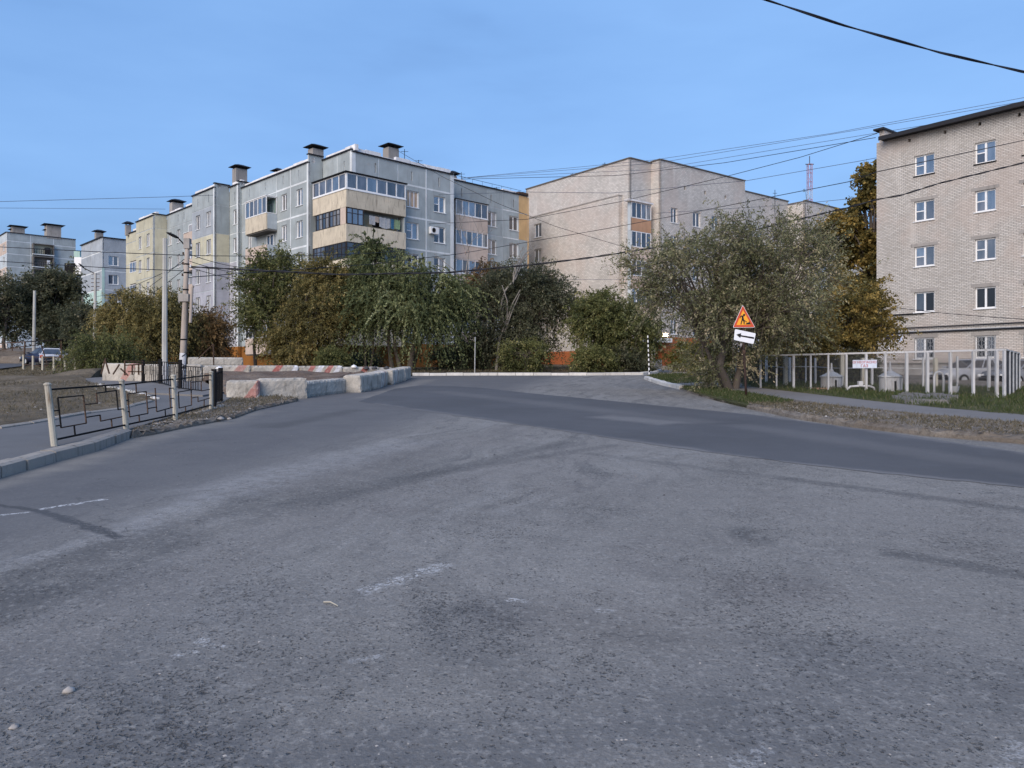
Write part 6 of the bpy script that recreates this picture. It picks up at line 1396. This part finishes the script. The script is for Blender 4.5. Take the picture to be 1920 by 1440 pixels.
plate('earth_heap', [zp(*p) for p in ((238, 318), (256, 296), (272, 298), (284, 278), (306, 318))], .0118, .003, 'sign_black', tri)
ap = plate('arrow_plate', roundpoly([zp(112, 374), zp(368, 428), zp(338, 558), zp(97, 506)], 2.2), 0, .012, 'sign_white', sgn); 
ap = plate('arrow', [zp(*p) for p in ((128, 442), (187, 424), (184, 448), (346, 474), (345, 496), (181, 466), (176, 484))], .004, .003, 'sign_black', ap)
m = MB(); c = at(1395.5, 660, YS); m.lathe((c.x, c.y, c.z-.06), [(.05, 0), (.055, .05), (.05, .12)], 10); m.build('clamp', M['rust'], sgn)
ty_ = thing('tyre', 'half sunk black tyre round the foot of the roadworks sign', 'tyre', on(1402, 23.5)); c = on(1401, 23.5, .06)
m = MB(); nR = 26
vs = []; fs = []
for i in range(nR):
    w = 2*math.pi*i/nR
    for j in range(8):
        v = 2*math.pi*j/8; rr = .31+.10*math.cos(v); vs.append((c.x+rr*math.cos(w), c.y+rr*math.sin(w)*.95, c.z+.09*math.sin(v)))
for i in range(nR):
    for j in range(8): fs.append((i*8+j, ((i+1) % nR)*8+j, ((i+1) % nR)*8+(j+1) % 8, i*8+(j+1) % 8))
m.add(vs, fs); m.build('tread', M['tyre'], ty_, smooth=True); m = MB(); m.lathe((c.x, c.y, c.z-.05), [(.22, 0), (.23, .05), (.1, .07)], 16); m.build('fill', M['stone'], ty_)

# ================================================================== POLES AND LAMPS
def pole(name, label, px, Y, pxt, pyt, r0, r1, mat, n=8, cat='pole', dz=0):
    root = thing(name, label, cat, on(px, Y)); b = on(px, Y, dz); t = at(pxt, pyt, Y); m = MB(); m.tube([b-Vector((0, 0, .3)), b.lerp(t, .33), b.lerp(t, .66), t], [r0, r0*.66+r1*.34, r0*.34+r1*.66, r1], n); m.build('shaft', M[mat], root, smooth=n > 8); return root, b, t
def lamp_head(root, p, q, arm0, r=.03):
    m = MB(); m.tube([arm0, p], r, 6); m.build('arm', M['metal_dark'], root)
    m = MB(); d = (q-p); side_ = d.cross(Vector((0, 0, 1))).normalized(); up = side_.cross(d).normalized(); vs = []
    for t_, w, h in ((0, .05, .03), (.15, .10, .06), (.5, .15, .07), (.85, .14, .05), (1, .08, .02)):
        c = p+d*t_
        for a in range(8): w_ = 2*math.pi*a/8; vs.append(c+side_*w*math.cos(w_)+up*h*math.sin(w_))
    m.add(vs, [(i*8+j, i*8+(j+1) % 8, (i+1)*8+(j+1) % 8, (i+1)*8+j) for i in range(4) for j in range(8)]+[tuple(range(8))[::-1], tuple(range(32, 40))]); m.build('lamp_head', M['metal_dark'], root, smooth=True)
YM = 35
ms_, b, t = pole('mast', 'tall plain pale concrete mast without a lamp', 308.5, YM, 309.5, 447, .125, .10, 'pole', 6)
m = MB(); m.tube([b-Vector((0, 0, .05)), b+Vector((0, 0, 1.0))], .14, 6); m.build('painted_foot', M['white_paint'], ms_)
YL = 34
lp, b, t = pole('street_lamp', 'leaning brownish concrete street lamp pole with a zigzag painted foot', 341, YL, 351.5, 458, .15, .095, 'pole_brown', 12, 'street lamp')
lamp_head(lp, at(334, 446, YL), at(313, 436, YL), at(350, 464, YL), .03)
m = MB(); m.tube([b-Vector((0, 0, .02)), b.lerp(t, .235)], [.157, .143], 12); m.build('white_foot', M['white_paint'], lp, smooth=True)
ft = MB()
for k in range(3):                        # twisting black line up the painted foot
    pts = []
    for i in range(9):
        w = -1.9+i*.32+.2*k; zz = .1+.06*k+i*.004; v = b.lerp(t, .10+.045*k+i*.006*(1 if k != 1 else -1)+.02); pts.append(v+Vector((math.cos(w)*.153, math.sin(w)*.153, 0)))
    ft.tube(pts, .018, 5)
ft.build('zigzag_stripe', M['sign_black'], lp)
for v in (.13, .33, .68, .80, .86):
    c = b.lerp(t, v); m = MB(); rr = .15-.055*v; m.lathe((c.x, c.y, c.z), [(rr+.012, -.03), (rr+.02, 0), (rr+.012, .03)], 12); m.build('steel_band', M['metal_dark'], lp)
c = b.lerp(t, .62); m = MB(); m.box(c.x-.25, c.x+.2, c.y-.17, c.y+.17, c.z-.16, c.z+.18); m.build('collar', M['concrete'], lp, bevel=.02)
m = MB(); m.tube([at(357, 605, YL-.1), at(360, 540, YL-.1), at(362, 535, YL-.1)], .07, 8); m.build('stub_pole', M['pole_brown'], lp)
m = MB(); m.box(t.x-.13, t.x+.13, t.y-.12, t.y+.12, t.z-.2, t.z+.25); m.build('junction_box', M['concrete'], lp)
for v, s in ((.985, 1), (.93, -1), (.90, 1), (.86, -1), (.84, 1), (.78, -1)):
    c = b.lerp(t, v)+Vector((s*.17, 0, 0)); m = MB(); m.bar(b.lerp(t, v), c, .025); m.build('bracket', M['metal_dark'], lp); m = MB(); m.lathe((c.x, c.y, c.z-.02), [(.03, 0), (.045, .03), (.03, .06), (.045, .09), (.02, .12)], 8); m.build('insulator', M['frame_white' if s > 0 else 'rust'], lp)
m = MB(); m.tube([b.lerp(t, .1)+Vector((.17, -.02, 0)), b.lerp(t, .5)+Vector((.15, -.02, 0)), b.lerp(t, .58)+Vector((.13, -.02, 0))], .018, 5); m.build('down_cable', M['cable'], lp)
l2, b, t = pole('street_lamp', 'smaller distant street lamp pole in front of the mint painted corner', 177, 66, 179, 512, .16, .11, 'pole', 8, 'street lamp')
lamp_head(l2, at(158, 503, 66), at(148, 494, 66), at(178, 513, 66), .04)
for v in (.99, .94, .90, .86, .82):
    c = b.lerp(t, v); m = MB(); m.bar(c+Vector((-.35, 0, 0)), c+Vector((.35, 0, 0)), .05); m.build('crossarm', M['rust'], l2)
pole('power_pole', 'far pale power pole at the left beside the dark tree', 63, 78, 65, 545, .17, .13, 'pole', 8)
pole('power_pole', 'thin dark wooden pole between the dark trees', 152, 82, 155, 556, .13, .09, 'concrete_dark', 8)
pole('sign_post', 'thin bare grey metal post standing behind the far kerb', 890, 51.5, 891, 632, .035, .035, 'light_grey', 8)
st_, b, t = pole('striped_stick', 'thin stick with black and white bands at the side street corner', 1217.5, 50.5, 1214.5, 629, .045, .04, 'frame_white', 8, 'marker post')
for i in range(8): m = MB(); m.tube([b.lerp(t, .06+i*.118), b.lerp(t, .06+i*.118+.055)], .05, 8); m.build('black_band', M['sign_black'], st_)

# ================================================================== CARS
def car(label, pos, ang, paint, kind='hatch', sc=1.0):
    root = thing('parked_car', label, 'car', (0, 0, 0)); nm = 'paint_'+'_'.join(str(int(100*x)) for x in paint)
    if nm not in M: t = NT(nm); M[nm] = t.fin(t.mix(t.noise(3), c_(paint, .9), c_(paint, 1.1)), .35, .5)
    pt = M[nm]; L, W, H = (4.3, 1.72, 1.47) if kind == 'hatch' else (4.6, 1.82, 1.68)
    st = [(-2.15, .50, .80, .68), (-2.05, .35, .92, .80), (-1.6, .22, .98, .86), (-.8, .20, 1.0, .86), (.4, .20, .98, .86), (1.1, .20, .93, .86), (1.8, .24, .82, .83), (2.1, .34, .70, .74), (2.18, .45, .60, .62)]
    m = MB(); vs = []; k = H/1.47
    for x, zb, zt_, w in st: vs += [(x, -w*.92, zb), (x, -w, (zb+zt_)/2), (x, -w*.93, zt_*k), (x, 0, zt_*k+.02), (x, w*.93, zt_*k), (x, w, (zb+zt_)/2), (x, w*.92, zb)]
    n = 7; fs = [(i*n+j, i*n+j+1, (i+1)*n+j+1, (i+1)*n+j) for i in range(len(st)-1) for j in range(n-1)]+[(i*n+6, i*n, (i+1)*n, (i+1)*n+6) for i in range(len(st)-1)]+[tuple(range(n)), tuple(range((len(st)-1)*n, len(st)*n))[::-1]]
    m.add(vs, fs); m.build('body', pt, root, smooth=True)
    zb = .97*k-.02; zr = H; lo = [(-1.95, -.72), (1.05, -.76), (1.05, .76), (-1.95, .72)]; hi = [(-1.45, -.56), (.25, -.6), (.25, .6), (-1.45, .56)]
    m = MB(); m.add([(x, y, zb) for x, y in lo]+[(x, y, zr-.05) for x, y in hi]+[(x*.9-.06, y*.85, zr) for x, y in hi], [(0, 1, 5, 4), (1, 2, 6, 5), (2, 3, 7, 6), (3, 0, 4, 7), (4, 5, 9, 8), (5, 6, 10, 9), (6, 7, 11, 10), (7, 4, 8, 11), (8, 9, 10, 11)]); m.build('roof', pt, root)
    def quadw(a, b, c, d, name):
        q = [Vector(v) for v in (a, b, c, d)]; ce = sum(q, Vector())/4; nn = (q[1]-q[0]).cross(q[3]-q[0]).normalized()
        if nn.dot(ce-Vector((-.4, 0, 1))) < 0: nn = -nn
        q = [ce+(v-ce)*.88+nn*.012 for v in q]; mm = MB(); mm.add(q+[v-nn*.008 for v in q], [(0, 1, 2, 3), (7, 6, 5, 4), (0, 4, 5, 1), (1, 5, 6, 2), (2, 6, 7, 3), (3, 7, 4, 0)]); mm.build(name, GL[0], root)
    l3 = [(x, y, zb) for x, y in lo]; h3 = [(x, y, zr-.05) for x, y in hi]
    quadw(l3[1], l3[2], h3[2], h3[1], 'windscreen'); quadw(l3[3], l3[0], h3[0], h3[3], 'rear_window')
    for a, b in ((0, 1), (3, 2)):
        for s0, s1 in ((.0, .30), (.30, .66), (.66, 1)):
            A = Vector(l3[a]).lerp(Vector(l3[b]), s0); B = Vector(l3[a]).lerp(Vector(l3[b]), s1); C = Vector(h3[a]).lerp(Vector(h3[b]), s1); D = Vector(h3[a]).lerp(Vector(h3[b]), s0); quadw(A, B, C, D, 'side_window')
    for x in (-1.35, 1.35):
        for s in (-1, 1):
            m = MB(); cy_ = s*(W/2-.08); pts = []
            def ring(r, y): return [(x+r*math.cos(2*math.pi*i/18), y, .32+r*math.sin(2*math.pi*i/18)) for i in range(18)]
            a = ring(.32, cy_-.1); b2 = ring(.32, cy_+.1); m.add(a+b2, [(i, (i+1) % 18, 18+(i+1) % 18, 18+i) for i in range(18)]+[tuple(range(18))[::-1], tuple(range(18, 36))]); w = m.build('tyre', M['tyre'], root)
            m = MB(); yy = cy_+s*.105; a = ring(.2, yy); m.add(a+ring(.2, yy-s*.03), [tuple(range(18))]+[(i, (i+1) % 18, 18+(i+1) % 18, 18+i) for i in range(18)]); m.build('rim', M['light_grey'], w)
    for s in (-1, 1):
        m = MB(); m.box(2.08, 2.17, s*.62-.16, s*.62+.16, .56, .70); m.build('headlight', M['frame_white'], root); m = MB(); m.box(-2.15, -2.06, s*.66-.1, s*.66+.1, .68, .9); m.build('tail_light', M['sign_red'], root)
        m = MB(); m.box(.78, .95, s*.92-.09, s*.92+.09, .98, 1.1); m.build('wing_mirror', pt, root)
    for x, nm2 in ((2.13, 'front_bumper'), (-2.12, 'rear_bumper')): m = MB(); m.box(x-.06, x+.06, -.72, .72, .3, .48); m.build(nm2, M['metal_dark'], root)
    root.location = pos; root.rotation_euler = (0, 0, ang); root.scale = (sc, sc, sc); return root
def gz(px, py_bottom, Y): return at(px, py_bottom, Y)
car('dark blue hatchback parked behind the low pale railing', gz(84, 684, 68), math.radians(158), (.012, .014, .038))
car('silver white car partly hidden behind the dark blue hatchback', gz(99, 688, 62), math.radians(118), (.5, .52, .56))
car('silver car with dark windows behind the white mesh fence', on(1820, 40, -.25), math.radians(196), (.36, .37, .40), 'hatch', .95)
car('grey car cut off by the right edge behind the fence corner', on(1915, 38.5, -.25), math.radians(200), (.17, .18, .2), 'hatch', .95)
# ruined red brick heap at far left
rh = patch('brick_heap', [tuple(on(x, y)[:2]) for x, y in ((-30, 76), (48, 74), (50, 80), (10, 84), (-30, 84))], .9, M['earth'], .3, .9, 2.0, .2, 21, lambda x, y: .9*max(0, 1-abs(y-79)/5)); tag(rh, 'low heap of dark earth and bricks beyond the parking area', 'heap')

# ================================================================== OVERHEAD CABLES
def cable(label, pts, r, mat='cable', sag=0.0, twist=False, n=14):
    """pts: (photo x, photo y, distance) of successive support points"""
    W_ = [at(*p) for p in pts]; path = []
    for i in range(len(W_)-1):
        a, b = W_[i], W_[i+1]
        for j in range(n): t = j/n; v = a.lerp(b, t); v.z -= sag*4*t*(1-t); path.append(v)
    path.append(W_[-1]); root = thing('overhead_cable', label, 'cable', path[0], 'overhead cables')
    if not twist: m = MB(); m.tube(path, r, 5); m.build('wire', M[mat], root)
    else:
        L = sum((path[i+1]-path[i]).length for i in range(len(path)-1)); k = int(L/.12); q = []
        import bisect
        acc = [0]
        for i in range(len(path)-1): acc.append(acc[-1]+(path[i+1]-path[i]).length)
        for i in range(k+1):
            s_ = L*i/k; j = min(len(path)-2, max(0, bisect.bisect_right(acc, s_)-1)); q.append((path[j].lerp(path[j+1], (s_-acc[j])/max(1e-6, acc[j+1]-acc[j])), s_))
        for ph in (0, math.pi): m = MB(); m.tube([v+Vector((0, math.cos(s_*3.2+ph), math.sin(s_*3.2+ph)))*r*.75 for v, s_ in q], r*.72, 6); m.build('strand', M[mat], root, smooth=True)
    return root
cable('thick twisted black cable crossing the top right corner of the sky', [(1300, -48, 8.6), (1437, 0, 8.8), (1580, 47, 9.0), (1760, 98, 9.3), (1920, 135, 9.6), (2150, 175, 10)], .0115, twist=True)
cable('thick black cable sagging from the brick building over the elm to the leaning pole', [(2000, 285, 38), (1920, 305, 38), (1760, 344, 37.5), (1690, 366, 37), (1645, 374, 37), (1590, 389, 37), (1420, 430, 36), (1230, 464, 35.5), (1100, 484, 35), (1000, 496, 35), (840, 511, 35), (640, 515, 34.6), (352, 500, 34)], .032, twist=True, n=5)
cable('dark cable over the brick wall running left above the beige block', [(2000, 240, 36), (1920, 263, 36), (1645, 322, 38), (1590, 341, 40), (1300, 398, 50), (1130, 430, 52), (860, 476, 52), (700, 495, 50), (352, 520, 34)], .02)
G1 = [('highest faint thin wire from the grey roof to the upper right', (1225, 300), (1560, 250), (1920, 183)), ('second faint thin wire from the grey roof to the upper right', (1230, 306), (1600, 245), (1920, 190)), ('third faint wire crossing just above the brick roof', (1225, 318), (1640, 250), (1920, 205))]
for lab, a, b, c_2 in G1: cable(lab, [(865, 334, 74), (a[0], a[1], 62), (b[0], b[1], 54), (c_2[0], c_2[1], 48), (2050, c_2[1]-25, 46)], .016, 'cable_grey')
cable('thin wire running above the beige roof to the brick gable', [(865, 336, 74), (1159, 329, 66), (1360, 305, 60), (1642, 258, 51)], .022, 'cable')
cable('thin wire dipping across the beige gable towards the right', [(700, 425, 70), (990, 411, 66), (1159, 379, 62), (1361, 331, 56), (1500, 295, 53), (1645, 250, 50)], .022, 'cable')
cable('straight thin wire across the beige block to the maple', [(790, 366, 70), (982, 360, 66), (1147, 362, 62), (1399, 339, 56), (1612, 302, 52), (1700, 285, 50)], .018, 'cable_grey')
cable('low faint wire passing behind the radio mast to the maple', [(1230, 400, 72), (1480, 384, 66), (1610, 371, 60)], .02, 'cable_grey')
cable('wire sloping down from the roof aerial across the right wing', [(745, 282, 69), (827, 330, 66), (935, 382, 64), (1040, 424, 64), (1180, 466, 64)], .018, 'cable')
cable('wire crossing the beige wall low behind the trees', [(955, 524, 70), (1180, 524, 70), (1420, 500, 60)], .014, 'cable_grey')
cable('upper long wire over the left sky', [(-60, 378, 55), (0, 378, 55), (320, 369, 60), (400, 366, 62)], .018, 'cable_grey')
cable('second long wire over the left sky', [(-60, 391, 55), (0, 390, 55), (310, 392, 60)], .014, 'cable_grey')
cable('dark wire from the left edge to the top of the leaning pole', [(-80, 458, 40), (0, 463, 39), (200, 473, 36), (350, 479, 34)], .018)
cable('lower dark wire from the left edge to the leaning pole', [(-80, 485, 40), (0, 490, 39), (200, 502, 36), (350, 508, 34)], .018)
for i, (a, b, lab) in enumerate((((230, 566), (345, 486), 'steep wire from the trees up to the leaning pole'), ((240, 572), (345, 505), 'second steep wire from the trees up to the leaning pole'), ((182, 556), (345, 492), 'long slanting wire from the distant lamp to the leaning pole'))): cable(lab, [(a[0], a[1], 55), (b[0], b[1], 34)], .014, 'cable', .2)
for i, (a, b, lab) in enumerate((((356, 477), (470, 502), 'upper wire from the leaning pole to the green tree'), ((356, 490), (470, 512), 'second wire from the leaning pole to the green tree'), ((356, 501), (470, 524), 'third wire from the leaning pole to the green tree'), ((356, 479), (760, 470), 'nearly level wire from the leaning pole across the balconies'))): cable(lab, [(a[0], a[1], 34), (b[0], b[1], 52)], .016, 'cable', .15)
cable('wire curving down over the lower brick wall at the right', [(1640, 572, 47), (1755, 586, 43), (1850, 594, 41), (1925, 599, 40)], .018)
